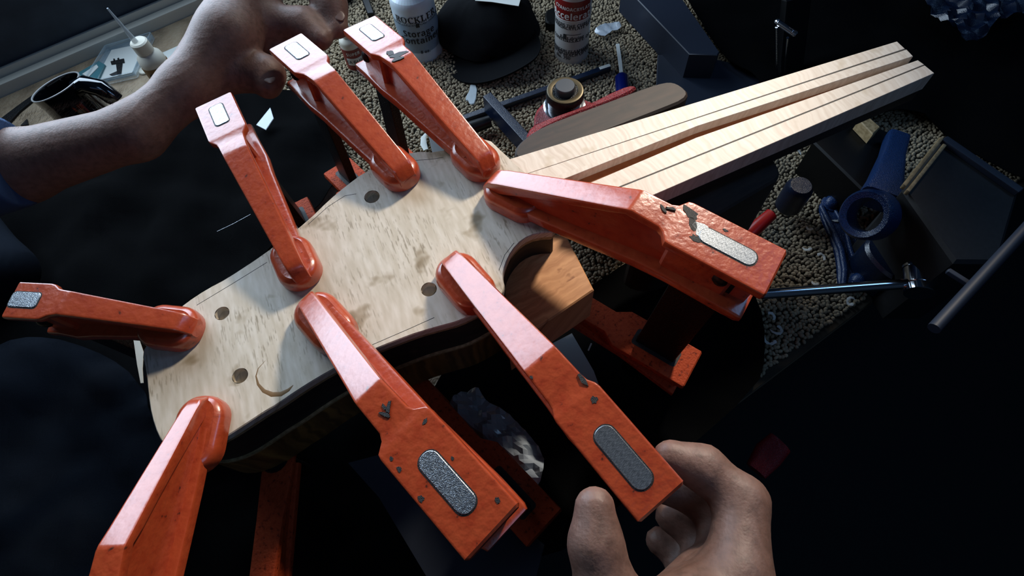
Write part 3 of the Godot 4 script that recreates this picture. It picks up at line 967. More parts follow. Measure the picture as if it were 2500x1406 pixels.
# ------------------------------------------------------------------ vise holding the neck
func vise() -> void:
	var o := thing("woodworking_vise", "red cast vise with dark round-ended wooden jaws gripping the neck", "vise", Vector3(0.1, 0, -0.38))
	var mb := MB.new()
	prism(mb, smooth_outline(pts([0.015, -0.338, 0.017, -0.352, 0.031, -0.365, 0.051, -0.376, 0.108, -0.394, 0.162, -0.412, 0.179, -0.41, 0.189, -0.388, 0.15, -0.374, 0.07, -0.348, 0.031, -0.337]), 2), 0.06, 0.165, 0.002)
	mb.planar(Vector2(0.95, -0.3), 3.0)
	wpart("far_jaw", mb, M.walnut, o, 30.0)
	mb = MB.new()
	prism(mb, smooth_outline(pts([0.104, -0.254, 0.132, -0.284, 0.167, -0.297, 0.23, -0.317, 0.243, -0.313, 0.244, -0.29, 0.227, -0.282, 0.182, -0.26, 0.135, -0.238]), 2), 0.06, 0.16, 0.002)
	mb.planar(Vector2(0.9, -0.4), 3.0)
	wpart("near_jaw", mb, M.black_wood, o, 30.0)
	mb = MB.new()
	prism(mb, smooth_outline(pts([0.027, -0.361, 0.031, -0.376, 0.041, -0.385, 0.09, -0.4, 0.126, -0.417, 0.14, -0.42, 0.142, -0.413, 0.118, -0.402, 0.052, -0.381]), 1), 0.05, 0.158, 0.002)
	wpart("jaw_casting", mb, M.red_cast, o, 30.0)
	mb = MB.new()
	prism(mb, smooth_outline(pts([0.038, -0.392, 0.042, -0.416, 0.054, -0.429, 0.079, -0.43, 0.099, -0.424, 0.102, -0.412, 0.079, -0.403]), 1), 0.03, 0.14, 0.002)
	wpart("bearing_lug", mb, M.red_cast, o, 30.0)
	var n0 := Vector3(0.0721, 0.14, -0.4169)
	mb = MB.new()
	lathe(mb, [Vector2(0.021, 0.0), Vector2(0.021, 0.002), Vector2(0.017, 0.003)], Transform3D(Basis(), n0), 36)
	wpart("washer", mb, M.chrome, o)
	mb = MB.new()
	lathe(mb, [Vector2(0.0165, 0.002), Vector2(0.0165, 0.012), Vector2(0.0185, 0.0145), Vector2(0.0185, 0.02), Vector2(0.0172, 0.0222)], Transform3D(Basis(), n0), 36)
	wpart("nut", mb, M.dark_steel, o)
	mb = MB.new()
	ring(mb, [Vector2(0.0172, 0.0215), Vector2(0.0176, 0.0226), Vector2(0.0160, 0.0232), Vector2(0.0125, 0.0226), Vector2(0.0125, 0.021)], Transform3D(Basis(), n0), 36)
	wpart("nut_collar", mb, M.brass, o)
	mb = MB.new()
	lathe(mb, [Vector2(0.0098, 0.02), Vector2(0.0098, 0.0275), Vector2(0.0088, 0.0288)], Transform3D(Basis(), n0), 32)
	wpart("spindle", mb, M.spindle, o)
	mb = MB.new()
	bar(mb, Vector3(0.1277, 0.05, -0.4732), Vector3(0.2079, 0.05, -0.3436), 0.05, 0.04, 0.003)
	wpart("guide_block", mb, M.black_steel, o)
	mb = MB.new()
	tube(mb, [Vector3(0.2423, 0.05, -0.292), Vector3(0.2592, 0.06, -0.3025), Vector3(0.2749, 0.065, -0.3124)], [0.0075, 0.0075, 0.0065], 14)
	wpart("red_grip", mb, M.red_handle, o)
	mb = MB.new()
	lathe(mb, [Vector2(0.012, 0.0), Vector2(0.0145, 0.004), Vector2(0.0145, 0.034), Vector2(0.011, 0.04)], Transform3D(Basis(), Vector3(0.3192, 0.02, -0.3471)), 24)
	wpart("navy_knob", mb, M.navy_paint, o)

# ------------------------------------------------------------------ things along the back of the bench
func facing(p: Vector3) -> float: return atan2(-p.x, -p.z)

func back_of_bench() -> void:
	# mug
	var mp := Vector3(-0.5382, 0, -0.6053)
	var o := thing("mug", "glossy dark navy mug at the upper left, leaning beside the clear case", "mug", mp)
	o.basis = Basis(Vector3(-0.66, 0, -0.75).normalized().cross(Vector3.UP).normalized(), -0.3).scaled(Vector3.ONE * 0.95)
	var mb := MB.new()
	lathe(mb, [Vector2(0.030, 0.0), Vector2(0.035, 0.002), Vector2(0.0345, 0.02), Vector2(0.032, 0.04), Vector2(0.0315, 0.056), Vector2(0.034, 0.0715), Vector2(0.0325, 0.0715), Vector2(0.030, 0.056), Vector2(0.030, 0.03), Vector2(0.0295, 0.008), Vector2(0.002, 0.007)], Transform3D(), 44)
	part("cup", mb, M.mug, o)
	mb = MB.new()
	ring(mb, [Vector2(0.0341, 0.0710), Vector2(0.0344, 0.0722), Vector2(0.0336, 0.0728), Vector2(0.0322, 0.0722), Vector2(0.0323, 0.071)], Transform3D(), 44)
	part("rim", mb, M.rim, o)
	mb = MB.new()
	var hd := Vector3(0.93, 0, 0.05)
	tube(mb, [hd * 0.028 + Vector3(0, 0.062, 0), hd * 0.044 + Vector3(0, 0.064, 0), hd * 0.06 + Vector3(0, 0.054, 0), hd * 0.066 + Vector3(0, 0.036, 0), hd * 0.056 + Vector3(0, 0.018, 0), hd * 0.03 + Vector3(0, 0.012, 0)], [0.011, 0.0115, 0.012, 0.0115, 0.010, 0.009], 16)
	part("handle", mb, M.mug, o, 80.0)
	# clear case with a white card
	o = thing("clear_plastic_case", "clear plastic case with a white card, lying between mug and glue bottle", "case", Vector3(-0.5372, 0, -0.7305))
	mb = MB.new()
	prism(mb, pts([-0.578, -0.693, -0.561, -0.768, -0.497, -0.787, -0.506, -0.705]), 0.0003, 0.003, 0.0006)
	wpart("base", mb, M.clear, o)
	mb = MB.new()
	prism(mb, pts([-0.562, -0.698, -0.552, -0.761, -0.504, -0.768, -0.51, -0.707]), 0.0032, 0.0042, 0.0)
	wpart("card", mb, M.paper, o)
	mb = MB.new()
	prism(mb, pts([-0.547, -0.735, -0.528, -0.738, -0.525, -0.729, -0.544, -0.728]), 0.0043, 0.0052, 0.0)
	var bits := wpart("steel_bits", mb, M.dark_steel, o)
	for k in 3:
		mb = MB.new()
		prism(mb, [pts([-0.544, -0.74, -0.542, -0.74, -0.54, -0.734, -0.542, -0.733]), pts([-0.538, -0.74, -0.536, -0.741, -0.534, -0.735, -0.536, -0.734]), pts([-0.537, -0.727, -0.528, -0.728, -0.525, -0.705, -0.53, -0.704])][k], 0.0043, 0.0052, 0.0)
		wpart("bit", mb, M.dark_steel, bits)
	mb = MB.new()
	prism(mb, pts([-0.543, -0.708, -0.53, -0.715, -0.527, -0.706, -0.538, -0.704]), 0.0043, 0.0047, 0.0)
	wpart("printed_mark", mb, M.ink, o)
	for e in [[Vector3(-0.5739, 0.006, -0.6882), Vector3(-0.5574, 0.006, -0.7631)], [Vector3(-0.5574, 0.006, -0.7631), Vector3(-0.4935, 0.006, -0.7812)], [Vector3(-0.4935, 0.006, -0.7812), Vector3(-0.5029, 0.006, -0.7)], [Vector3(-0.5029, 0.006, -0.7), Vector3(-0.5739, 0.006, -0.6882)]]:
		mb = MB.new()
		bar(mb, e[0], e[1], 0.0018, 0.011, 0.0004)
		wpart("case_wall", mb, M.clear, o)
	o = thing("blue_plastic_case", "small blue-green plastic case behind the mug handle", "case", Vector3(-0.5867, 0, -0.723))
	mb = MB.new()
	prism(mb, pts([-0.589, -0.715, -0.563, -0.736, -0.552, -0.727, -0.556, -0.687, -0.575, -0.698]), 0.0003, 0.008, 0.001)
	wpart("lid", mb, plain(Color(0.25, 0.42, 0.45), 0.25), o)
	mb = MB.new()
	prism(mb, pts([-0.58, -0.71, -0.563, -0.727, -0.559, -0.721, -0.569, -0.702]), 0.0081, 0.009, 0.0003)
	wpart("paper_insert", mb, M.paper, o)
	# glue bottle with a long nozzle
	var gp := Vector3(-0.4616, 0, -0.6936)
	o = thing("glue_bottle", "white glue bottle with a long pointed nozzle beside the forearm", "bottle", gp)
	o.scale = Vector3.ONE * 1.22
	mb = MB.new()
	lathe(mb, [Vector2(0.012, 0.0), Vector2(0.0145, 0.002), Vector2(0.0145, 0.026), Vector2(0.0135, 0.032), Vector2(0.009, 0.037), Vector2(0.0065, 0.04)], Transform3D(), 28)
	part("bottle_body", mb, M.white_plastic, o)
	part("label", band(0.0146, 0.003, 0.024, facing(gp), 1.5), M.kraft, o)
	write_on_cylinder(o, "CA", 0.012, 0.0152, facing(gp) - 0.5, 0.014, M.ink, "Droid Sans", true)
	mb = MB.new()
	lathe(mb, [Vector2(0.007, 0.038), Vector2(0.0095, 0.0385), Vector2(0.0095, 0.0505), Vector2(0.008, 0.052)], Transform3D(), 20)
	part("cap", mb, M.white_plastic, o)
	mb = MB.new()
	lathe(mb, [Vector2(0.0032, 0.051), Vector2(0.0022, 0.065), Vector2(0.0016, 0.072), Vector2(0.0018, 0.073), Vector2(0.0009, 0.094)], Transform3D(Basis(Vector3(0.3, 0, 1).normalized(), 0.05), Vector3.ZERO), 14)
	part("nozzle", mb, M.milky, o)
	mb = MB.new()
	lathe(mb, [Vector2(0.008, 0.0), Vector2(0.008, 0.002), Vector2(0.007, 0.003)], Transform3D(Basis(), Vector3(-0.4948, 0, -0.7121)), 22)
	single("bottle_cap", mb, M.white_plastic, "small round white cap on the bench between case and glue bottle", "cap")
	# jeweller's screwdriver
	o = thing("small_screwdriver", "tiny silver screwdriver on the tan bench right of the mug", "screwdriver", Vector3(-0.5314, 0, -0.6767))
	var s0 := Vector3(-0.5451, 0.003, -0.6894); var s1 := Vector3(-0.5102, 0.003, -0.6553)
	mb = MB.new()
	lathe(mb, [Vector2(0.0022, 0.0), Vector2(0.0026, 0.001), Vector2(0.0026, 0.004), Vector2(0.0016, 0.0045), Vector2(0.0022, 0.006), Vector2(0.0022, 0.018), Vector2(0.0015, 0.0195)], along(s0, s1), 14)
	wpart("handle", mb, M.steel, o)
	mb = MB.new()
	lathe(mb, [Vector2(0.0009, 0.019), Vector2(0.0009, 0.030), Vector2(0.0004, 0.034)], along(s0, s1), 10)
	wpart("shaft", mb, M.steel, o)
	mb = MB.new()
	prism(mb, pts([-0.477, -0.746, -0.451, -0.76, -0.442, -0.73, -0.462, -0.703]), 0.0002, 0.0008, 0.0)
	single("paper_slip", mb, M.paper, "white paper slip on the bench behind the glue bottle", "paper")
	mb = MB.new()
	prism(mb, pts([-0.692, -0.633, -0.667, -0.665, -0.645, -0.69, -0.64, -0.682, -0.659, -0.656, -0.672, -0.625]), 0.0003, 0.0035, 0.0006)
	single("flat_blade", mb, M.dark_steel, "dark flat blade lying left of the mug", "blade")
	mb = MB.new()
	prism(mb, pts([-0.651, -0.629, -0.645, -0.64, -0.64, -0.629]), 0.0003, 0.002, 0.0)
	single("dark_offcut", mb, M.dark_steel, "tiny dark triangular offcut near the left picture edge", "offcut")
	# CA glue with a red label, behind the clamp heads
	var cp := Vector3(-0.1814, 0, -0.6713)
	o = thing("red_label_glue_bottle", "small white glue bottle with a red label behind the gripped clamp heads", "bottle", cp)
	mb = MB.new()
	lathe(mb, [Vector2(0.012, 0.0), Vector2(0.014, 0.002), Vector2(0.014, 0.046), Vector2(0.0125, 0.05), Vector2(0.008, 0.053), Vector2(0.006, 0.056)], Transform3D(), 28)
	part("bottle_body", mb, M.white_plastic, o)
	part("label", band(0.0141, 0.007, 0.040, facing(cp), 1.6), M.red_label, o)
	part("white_panel", band(0.0146, 0.016, 0.027, facing(cp), 0.9, 0.0002), M.paper, o)
	write_on_cylinder(o, "SUPER", 0.006, 0.0149, facing(cp) - 0.1, 0.034, M.paper, "Droid Sans", true)
	write_on_cylinder(o, "CA GLUE", 0.0048, 0.0149, facing(cp) - 0.1, 0.0215, M.ink, "Droid Sans", true)
	mb = MB.new()
	lathe(mb, [Vector2(0.0065, 0.054), Vector2(0.0085, 0.055), Vector2(0.0078, 0.066), Vector2(0.0055, 0.07), Vector2(0.003, 0.071)], Transform3D(), 20)
	part("cap", mb, M.white_plastic, o)
	# storage bottle
	var bp := Vector3(-0.0885, 0, -0.6883)
	o = thing("storage_bottle", "translucent squeeze bottle printed Storage Container, half full", "bottle", bp)
	var fc := facing(bp)
	mb = MB.new()
	lathe(mb, [Vector2(0.026, 0.0), Vector2(0.029, 0.002), Vector2(0.0292, 0.010), Vector2(0.0268, 0.020), Vector2(0.0266, 0.030), Vector2(0.028, 0.042), Vector2(0.0289, 0.050), Vector2(0.0289, 0.086), Vector2(0.027, 0.094), Vector2(0.014, 0.103), Vector2(0.012, 0.115)], Transform3D(), 40)
	part("bottle_body", mb, M.bottle, o)
	mb = MB.new()
	ring(mb, [Vector2(0.0262, 0.0195), Vector2(0.0270, 0.020), Vector2(0.0268, 0.030), Vector2(0.0282, 0.042), Vector2(0.0291, 0.050), Vector2(0.0291, 0.066), Vector2(0.0287, 0.0665)], Transform3D(), 40)
	part("liquid", mb, M.liquid, o)
	mb = MB.new()
	lathe(mb, [Vector2(0.013, 0.112), Vector2(0.016, 0.113), Vector2(0.015, 0.128), Vector2(0.004, 0.134)], Transform3D(), 24)
	part("cap", mb, M.white_plastic, o)
	write_on_cylinder(o, "ROCKLER", 0.0125, 0.0293, fc, 0.0735, M.ink, "Droid Serif", true)
	write_on_cylinder(o, "WOODWORKING AND HARDWARE", 0.0034, 0.0293, fc, 0.0672, M.ink, "Droid Sans")
	write_on_cylinder(o, "▪", 0.006, 0.0293, fc, 0.0645, M.ink, "Droid Sans")
	write_on_cylinder(o, "Storage", 0.0125, 0.0291, fc, 0.0525, M.ink, "Droid Sans", true)
	write_on_cylinder(o, "Container", 0.0125, 0.0290, fc, 0.0415, M.ink, "Droid Sans", true)
	write_on_cylinder(o, "8 oz.", 0.006, 0.0270, fc, 0.0215, M.ink, "Droid Sans", true, 0.003)
	# accelerator spray can
	var ap := Vector3(0.1182, 0, -0.6471)
	o = thing("spray_can", "white and red aerosol can printed Accelerator, standing on the carpet", "spray can", ap)
	fc = facing(ap)
	mb = MB.new()
	lathe(mb, [Vector2(0.0215, 0.0), Vector2(0.0235, 0.001), Vector2(0.0235, 0.003), Vector2(0.0228, 0.004), Vector2(0.0232, 0.005), Vector2(0.0232, 0.135), Vector2(0.021, 0.142), Vector2(0.012, 0.148), Vector2(0.012, 0.152)], Transform3D(), 44)
	part("can", mb, M.can, o)
	part("red_band", band(0.0233, 0.0735, 0.1, fc - 0.35, 1.4), M.red_label, o)
	part("white_border", band(0.0233, 0.0725, 0.0737, fc - 0.35, 1.4, 0.0005), M.paper, o)
	mb = MB.new()
	lathe(mb, [Vector2(0.013, 0.150), Vector2(0.014, 0.151), Vector2(0.0135, 0.178), Vector2(0.011, 0.182)], Transform3D(), 24)
	part("cap", mb, M.red_label, o)
	write_on_cylinder(o, "Accelerator", 0.0125, 0.0240, fc + 0.12, 0.0800, M.paper, "Droid Sans", true)
	write_on_cylinder(o, "CYANOACRYLATE", 0.0046, 0.0240, fc, 0.0905, M.paper, "Droid Sans", true)
	for l in [["SPEEDS THE CURE OF", 0.0037, 0.066], ["CYANOACRYLATE GLUE", 0.0037, 0.0625], ["Fast drying", 0.0046, 0.0475], ["CONTENTS 8 FL. OZ.", 0.0029, 0.044], ["DANGER! FLAMMABLE", 0.0036, 0.0265], ["CONTENTS UNDER PRESSURE", 0.003, 0.0235], ["KEEP OUT OF REACH OF CHILDREN", 0.0029, 0.0205], ["No. 790", 0.0028, 0.0155]]:
		write_on_cylinder(o, l[0], l[1], 0.0233, fc, l[2], M.ink, "Droid Sans", true, -0.012 if l[0] == "No. 790" else 0.0)
	part("printed_square", band(0.0233, 0.0455, 0.0525, fc - 0.42, 0.09, 0.0003), M.ink, o)
	part("printed_rule", band(0.0233, 0.0525, 0.0530, fc + 0.02, 0.5, 0.0003), M.ink, o)
	part("printed_rule", band(0.0233, 0.0418, 0.0422, fc + 0.02, 0.5, 0.0003), M.ink, o)
	# cap
	o = thing("baseball_cap", "crumpled black baseball cap on the carpet between bottle and spray can", "cap", Vector3(0.008, 0, -0.6696))
	mb = MB.new()
	var brim := smooth_outline(pts([-0.059, -0.702, -0.059, -0.649, -0.045, -0.616, -0.015, -0.598, 0.02, -0.596, 0.051, -0.606, 0.071, -0.622, 0.077, -0.651, 0.064, -0.695, 0.004, -0.74]), 2)
	var rings := []
	for q in [[0.0, 0.0045], [0.004, 0.003], [0.004, 0.006], [0.0, 0.0075]]:
		var ring := PackedVector3Array()
		var ins := inset(brim, q[0])
		for p in ins: ring.append(V(p, q[1] + 0.010 + 0.012 * sin((p.x - 0.0) * 22.0)))
		rings.append(ring)
	rings = [rings[1], rings[0], rings[3], rings[2]]
	mb.loft(rings)
	wpart("brim", mb, M.cap_cloth, o)
	var cr := []
	var cc := Vector3(0.007, 0.03, -0.6959)
	var cn := FastNoiseLite.new(); cn.frequency = 14.0; cn.seed = 7
	for k in 10:
		var ph := PI * 0.5 * k / 9.0
		var ring := PackedVector3Array()
		for j in 40:
			var a := TAU * j / 40
			var p := Vector3(cos(a) * cos(ph) * 0.072, sin(ph) * 0.055, sin(a) * cos(ph) * 0.06)
			ring.append(cc + p * (1.0 + 0.18 * cn.get_noise_3d(p.x + 1.0, p.y, p.z)) - Vector3(0, 0.012, 0))
		cr.append(ring)
	mb = MB.new()
	mb.loft(cr)
	wpart("crown", mb, M.cap_cloth, o, 80.0)
	mb = MB.new()
	prism(mb, pts([-0.01, -0.71, 0.06, -0.698, 0.049, -0.662, 0.015, -0.676, -0.006, -0.682]), 0.075, 0.0756, 0.0)
	single("folded_paper", mb, M.paper, "white folded paper lying on top of the black cap", "paper")
	mb = MB.new()
	prism(mb, smooth_outline(pts([0.089, -0.713, 0.095, -0.725, 0.115, -0.726, 0.111, -0.692, 0.089, -0.693]), 1), 0.0062, 0.02, 0.002)
	single("black_block", mb, M.black_steel, "small black block just behind the spray can", "block")
	mb = MB.new()
	prism(mb, pts([-0.179, -0.81, -0.168, -0.81, -0.157, -0.765, -0.167, -0.765]), 0.0062, 0.014, 0.001)
	single("black_ruler", mb, M.black_steel, "short black strip on the carpet behind the clamp heads at the top", "strip")
	mb = MB.new()
	lathe(mb, [Vector2(0.018, 0.0), Vector2(0.02, 0.004), Vector2(0.019, 0.02), Vector2(0.012, 0.026), Vector2(0.003, 0.027)], Transform3D(Basis(), Vector3(-0.209, 0.006, -0.8195)), 26)
	single("black_ball", mb, M.black_steel, "round black knob at the top edge, above the index finger", "knob")
	mb = MB.new()
	prism(mb, pts([-0.275, -0.769, -0.26, -0.783, -0.237, -0.748, -0.245, -0.718, -0.259, -0.74]), 0.0063, 0.02, 0.002)
	single("grey_box", mb, M.wall, "small grey box on the carpet, seen between the fingers", "box")
	# clear wrap behind the can
	single("clear_wrap", crumple(smooth_outline(pts([0.155, -0.68, 0.171, -0.689, 0.192, -0.689, 0.195, -0.678, 0.177, -0.672, 0.166, -0.661, 0.157, -0.671]), 1), 0.007, 0.008, 40.0, 0.004, 21), M.film, "scrap of clear plastic wrap on the carpet right of the spray can", "plastic wrap", "", 70.0)
	# spatula-like brush
	o = thing("scraper", "narrow scraper blade with a painted white sheen and blue handle behind the vise", "scraper", Vector3(0.1827, 0, -0.6095))
	mb = MB.new()
	prism(mb, pts([0.18, -0.647, 0.185, -0.647, 0.182, -0.612, 0.179, -0.587, 0.175, -0.591, 0.177, -0.613]), 0.0105, 0.012, 0.0003)
	wpart("blade", mb, M.paper, o)  # white stands in for the reflection on the metal blade
	mb = MB.new()
	lathe(mb, [Vector2(0.0035, 0.0), Vector2(0.008, 0.006), Vector2(0.009, 0.008), Vector2(0.009, 0.05), Vector2(0.006, 0.056)], along(Vector3(0.1772, 0.011, -0.5903), Vector3(0.1703, 0.011, -0.5391)), 22)
	wpart("handle", mb, M.blue_handle, o)
	# navy bar clamp lying on the carpet
	o = thing("navy_bar_tool", "long navy steel bar tool lying on the carpet, crossbar at its left", "tool", Vector3(0.0211, 0.008, -0.5573))
	mb = MB.new()
	bar(mb, Vector3(-0.0635, 0.012, -0.5317), Vector3(0.1639, 0.012, -0.6029), 0.008, 0.008)
	wpart("rail", mb, M.navy_paint, o)
	mb = MB.new()
	bar(mb, Vector3(0.1489, 0.0165, -0.5986), Vector3(0.1635, 0.0165, -0.6029), 0.005, 0.0006, 0.0001)
	wpart("end_tag", mb, M.paper, o)
	mb = MB.new()
	bar(mb, Vector3(-0.0048, 0.03, -0.5471), Vector3(0.0394, 0.03, -0.4643), 0.012, 0.028, 0.001)
	wpart("crossbar", mb, M.navy_paint, o)
	mb = MB.new()
	tube(mb, [Vector3(-0.0557, 0.02, -0.5047), Vector3(-0.029, 0.02, -0.5164), Vector3(-0.0044, 0.02, -0.5238)], [0.0085, 0.0085, 0.0075], 16)
	wpart("grip", mb, M.black_steel, o)
	mb = MB.new()
	bar(mb, Vector3(-0.0752, 0.018, -0.5182), Vector3(-0.0661, 0.018, -0.4525), 0.018, 0.02, 0.001)
	wpart("end_block", mb, M.black_steel, o)

func small_things() -> void:
	var mb := MB.new()
	prism(mb, smooth_outline(pts([-0.025, -0.607, -0.016, -0.601, -0.021, -0.57, -0.028, -0.568, -0.03, -0.577, -0.034, -0.576, -0.032, -0.586, -0.028, -0.592]), 1), 0.0068, 0.0085, 0.0005)
	single("clear_tip", mb, M.milky, "clear plastic clip lying on the carpet below the black cap", "clip")
	mb = MB.new()
	tube(mb, [Vector3(-0.0865, 0.012, -0.5253), Vector3(-0.091, 0.012, -0.5163), Vector3(-0.0913, 0.012, -0.5055), Vector3(-0.0885, 0.012, -0.4957)], [0.001, 0.0035, 0.0042, 0.003], 10, 0.25)
	single("white_crescent_offcut", mb, M.paper, "white crescent-shaped offcut beside the top corner of the guitar body", "offcut")
	mb = MB.new()
	prism(mb, pts([-0.293, -0.536, -0.278, -0.563, -0.272, -0.544, -0.28, -0.526]), 0.045, 0.046, 0.0002)
	single("clear_offcut", mb, M.film, "triangular clear plastic offcut below the thumb of the left hand", "offcut")
	mb = MB.new()
	prism(mb, pts([-0.304, -0.202, -0.299, -0.201, -0.294, -0.191, -0.292, -0.177, -0.289, -0.165, -0.291, -0.165, -0.297, -0.181]), 0.16, 0.1606, 0.0)
	single("paper_scrap", mb, M.paper, "white paper scrap at the left end of the guitar body", "paper")
	mb = MB.new()
	tube(mb, [Vector3(-0.2874, 0.1, -0.3424), Vector3(-0.2718, 0.1, -0.3497), Vector3(-0.2554, 0.1, -0.359)], [0.0002], 5)
	single("loose_wire", mb, M.steel, "hair-thin loose wire left of the guitar body", "wire")
	# black sheets added in place of shade, and denim on the left
	single("shade_cloth", crumple(smooth_outline(pts([-0.706, -0.446, -0.652, -0.518, -0.496, -0.516, -0.39, -0.59, -0.324, -0.628, -0.246, -0.616, -0.21, -0.549, -0.171, -0.47, -0.222, -0.405, -0.274, -0.356, -0.349, -0.304, -0.385, -0.26, -0.359, -0.187, -0.339, -0.145, -0.284, -0.147, -0.184, -0.197, -0.127, -0.169, -0.083, -0.067, -0.104, 0.008, -0.251, 0.012, -0.46, -0.003, -0.561, -0.03]), 1), 0.002, 0.045, 7.0, 0.012, 31, 0.001, false), M.shade_cloth, "black sheet added in place of shade left of and under the guitar body", "cloth", "", 80.0)
	single("navy_cloth_roll", body_mesh([[Vector3(-0.6039, 0.06, -0.4129), Vector3(-0.5358, 0.06, -0.3565), 0.035, 0.022], [Vector3(-0.6022, 0.05, -0.3552), Vector3(-0.5461, 0.05, -0.3481), 0.04, 0.025]], 0.006, 0.03), M.denim, "rounded navy cloth bundle at the left picture edge", "cloth")
	single("navy_denim", crumple(smooth_outline(pts([-0.547, -0.259, -0.496, -0.279, -0.403, -0.242, -0.358, -0.195, -0.327, -0.131, -0.33, -0.07, -0.38, -0.02, -0.493, -0.04]), 2), 0.035, 0.03, 9.0, 0.01, 33, 0.001, false), M.denim, "navy denim heaped at the lower left below the clamp", "cloth", "", 80.0)
	single("shade_drape", crumple(smooth_outline(pts([-0.057, -0.225, -0.005, -0.237, 0.031, -0.247, 0.093, -0.278, 0.143, -0.308, 0.204, -0.3, 0.249, -0.254, 0.253, -0.211, 0.242, -0.176, 0.224, -0.145, 0.128, -0.085, 0.061, -0.046, 0.005, -0.015, -0.043, -0.03, -0.092, -0.066, -0.114, -0.123, -0.097, -0.169]), 1), 0.012, 0.016, 9.0, 0.009, 35, 0.001, false), M.shade_cloth, "black apron added in place of shade under the large right-hand clamp", "drape", "", 80.0)  # added sheet, keeps the bench dark under the clamp like shade
	single("shade_sheet", crumple(smooth_outline(pts([0.282, -0.77, 0.309, -0.593, 0.345, -0.542, 0.341, -0.494, 0.388, -0.454, 0.446, -0.462, 0.513, -0.468, 0.533, -0.413, 0.563, -0.366, 0.612, -0.319, 0.827, -0.674]), 1), 0.012, 0.02, 8.0, 0.012, 36, 0.001, false), M.shade_cloth, "black sheet added to darken the carpet at the upper right", "cloth", "", 80.0)  # added sheet, darkens the carpet the way vignetting does
	# film, paper and scraps under the body
	single("crumpled_plastic_bag", crumple(smooth_outline(pts([-0.068, -0.145, -0.058, -0.154, -0.041, -0.161, -0.033, -0.144, -0.021, -0.137, -0.006, -0.121, 0.012, -0.097, 0.008, -0.076, -0.002, -0.065, -0.021, -0.081, -0.04, -0.1, -0.06, -0.114]), 1), 0.06, 0.03, 22.0, 0.004, 41, 0.0003), M.film, "crumpled clear plastic bag with droplets between the two near clamps", "plastic bag", "", 25.0)
	mb = MB.new()
	prism(mb, pts([-0.157, -0.107, -0.103, -0.115, -0.065, -0.09, 0.003, -0.026, -0.01, 0.005, -0.086, -0.003, -0.13, -0.076]), 0.0688, 0.07, 0.0)
	single("navy_card", mb, M.navy_paper, "flat navy card under the lower middle clamp", "card")
	mb = MB.new()
	prism(mb, pts([0.032, -0.206, 0.054, -0.215, 0.069, -0.174, 0.073, -0.152, 0.06, -0.141, 0.048, -0.167]), 0.04, 0.0412, 0.0)
	single("clear_blue_packet", mb, M.film, "clear bluish packet right of the held clamp arm", "packet")
	mb = MB.new()
	bar(mb, Vector3(0.066, 0.05, -0.1916), Vector3(0.0703, 0.05, -0.1988), 0.0015, 0.001, 0.0003)
	single("white_thread", mb, M.paper, "short white thread beside the clear bluish packet", "thread")
	mb = MB.new()
	tube(mb, [Vector3(0.2456, -0.1, -0.0851), Vector3(0.2641, -0.1, -0.1009), Vector3(0.2816, -0.1, -0.1126)], [0.012, 0.016, 0.014], 14, 0.4)
	single("red_rag_edge", mb, M.red_cast, "dim red rag in the dark right of the right hand", "rag")
	# wood shavings on the carpet
	for s in [[Vector3(0.2641, 0.012, -0.222), 0.006, "just below the chrome handle beside the large clamp head"], [Vector3(0.267, 0.012, -0.2063), 0.008, "second below the chrome handle, above the lowest one"], [Vector3(0.2587, 0.012, -0.1959), 0.009, "lowest on the carpet, by the large clamp's lower corner"], [Vector3(0.3305, 0.012, -0.2977), 0.007, "in the middle of the carpet right of the large clamp head"], [Vector3(0.3381, 0.012, -0.2841), 0.006, "nearest the middle of the blue vise rib"], [Vector3(0.3713, 0.012, -0.3316), 0.008, "lying across the blue vise flange under its bolt"], [Vector3(0.3965, 0.012, -0.3672), 0.006, "just above the bolt of the blue vise"], [Vector3(0.3562, 0.012, -0.4281), 0.009, "close under the neck, left of the black box"], [Vector3(0.3865, 0.012, -0.358), 0.005, "touching the right side of the blue vise bolt"], [Vector3(0.3509, 0.012, -0.2265), 0.006, "below the chrome handle under the blue vise foot"], [Vector3(0.341, 0.012, -0.3217), 0.005, "small, left of the blue vise rib"], [Vector3(0.323, 0.012, -0.2534), 0.004, "tiny, just above the chrome handle"]]:
		mb = MB.new()
		var path := []
		var t0 := rng.randf() * TAU
		var bend := rng.randf_range(0.25, 0.6)
		for j in 10:
			var a := t0 + j * bend
			path.append(s[0] + Vector3(cos(a), 0.25 * sin(a * 1.7) + 0.1, sin(a)) * s[1] * (0.25 + 0.08 * j))
		tube(mb, path, [0.0004, 0.0014, 0.002, 0.0012, 0.0018, 0.001, 0.0016, 0.0014, 0.0012, 0.0003], 6, 0.22)
		single("wood_shaving", mb, M.shaving, "pale wood shaving " + s[2], "shaving", "wood shavings on the carpet")

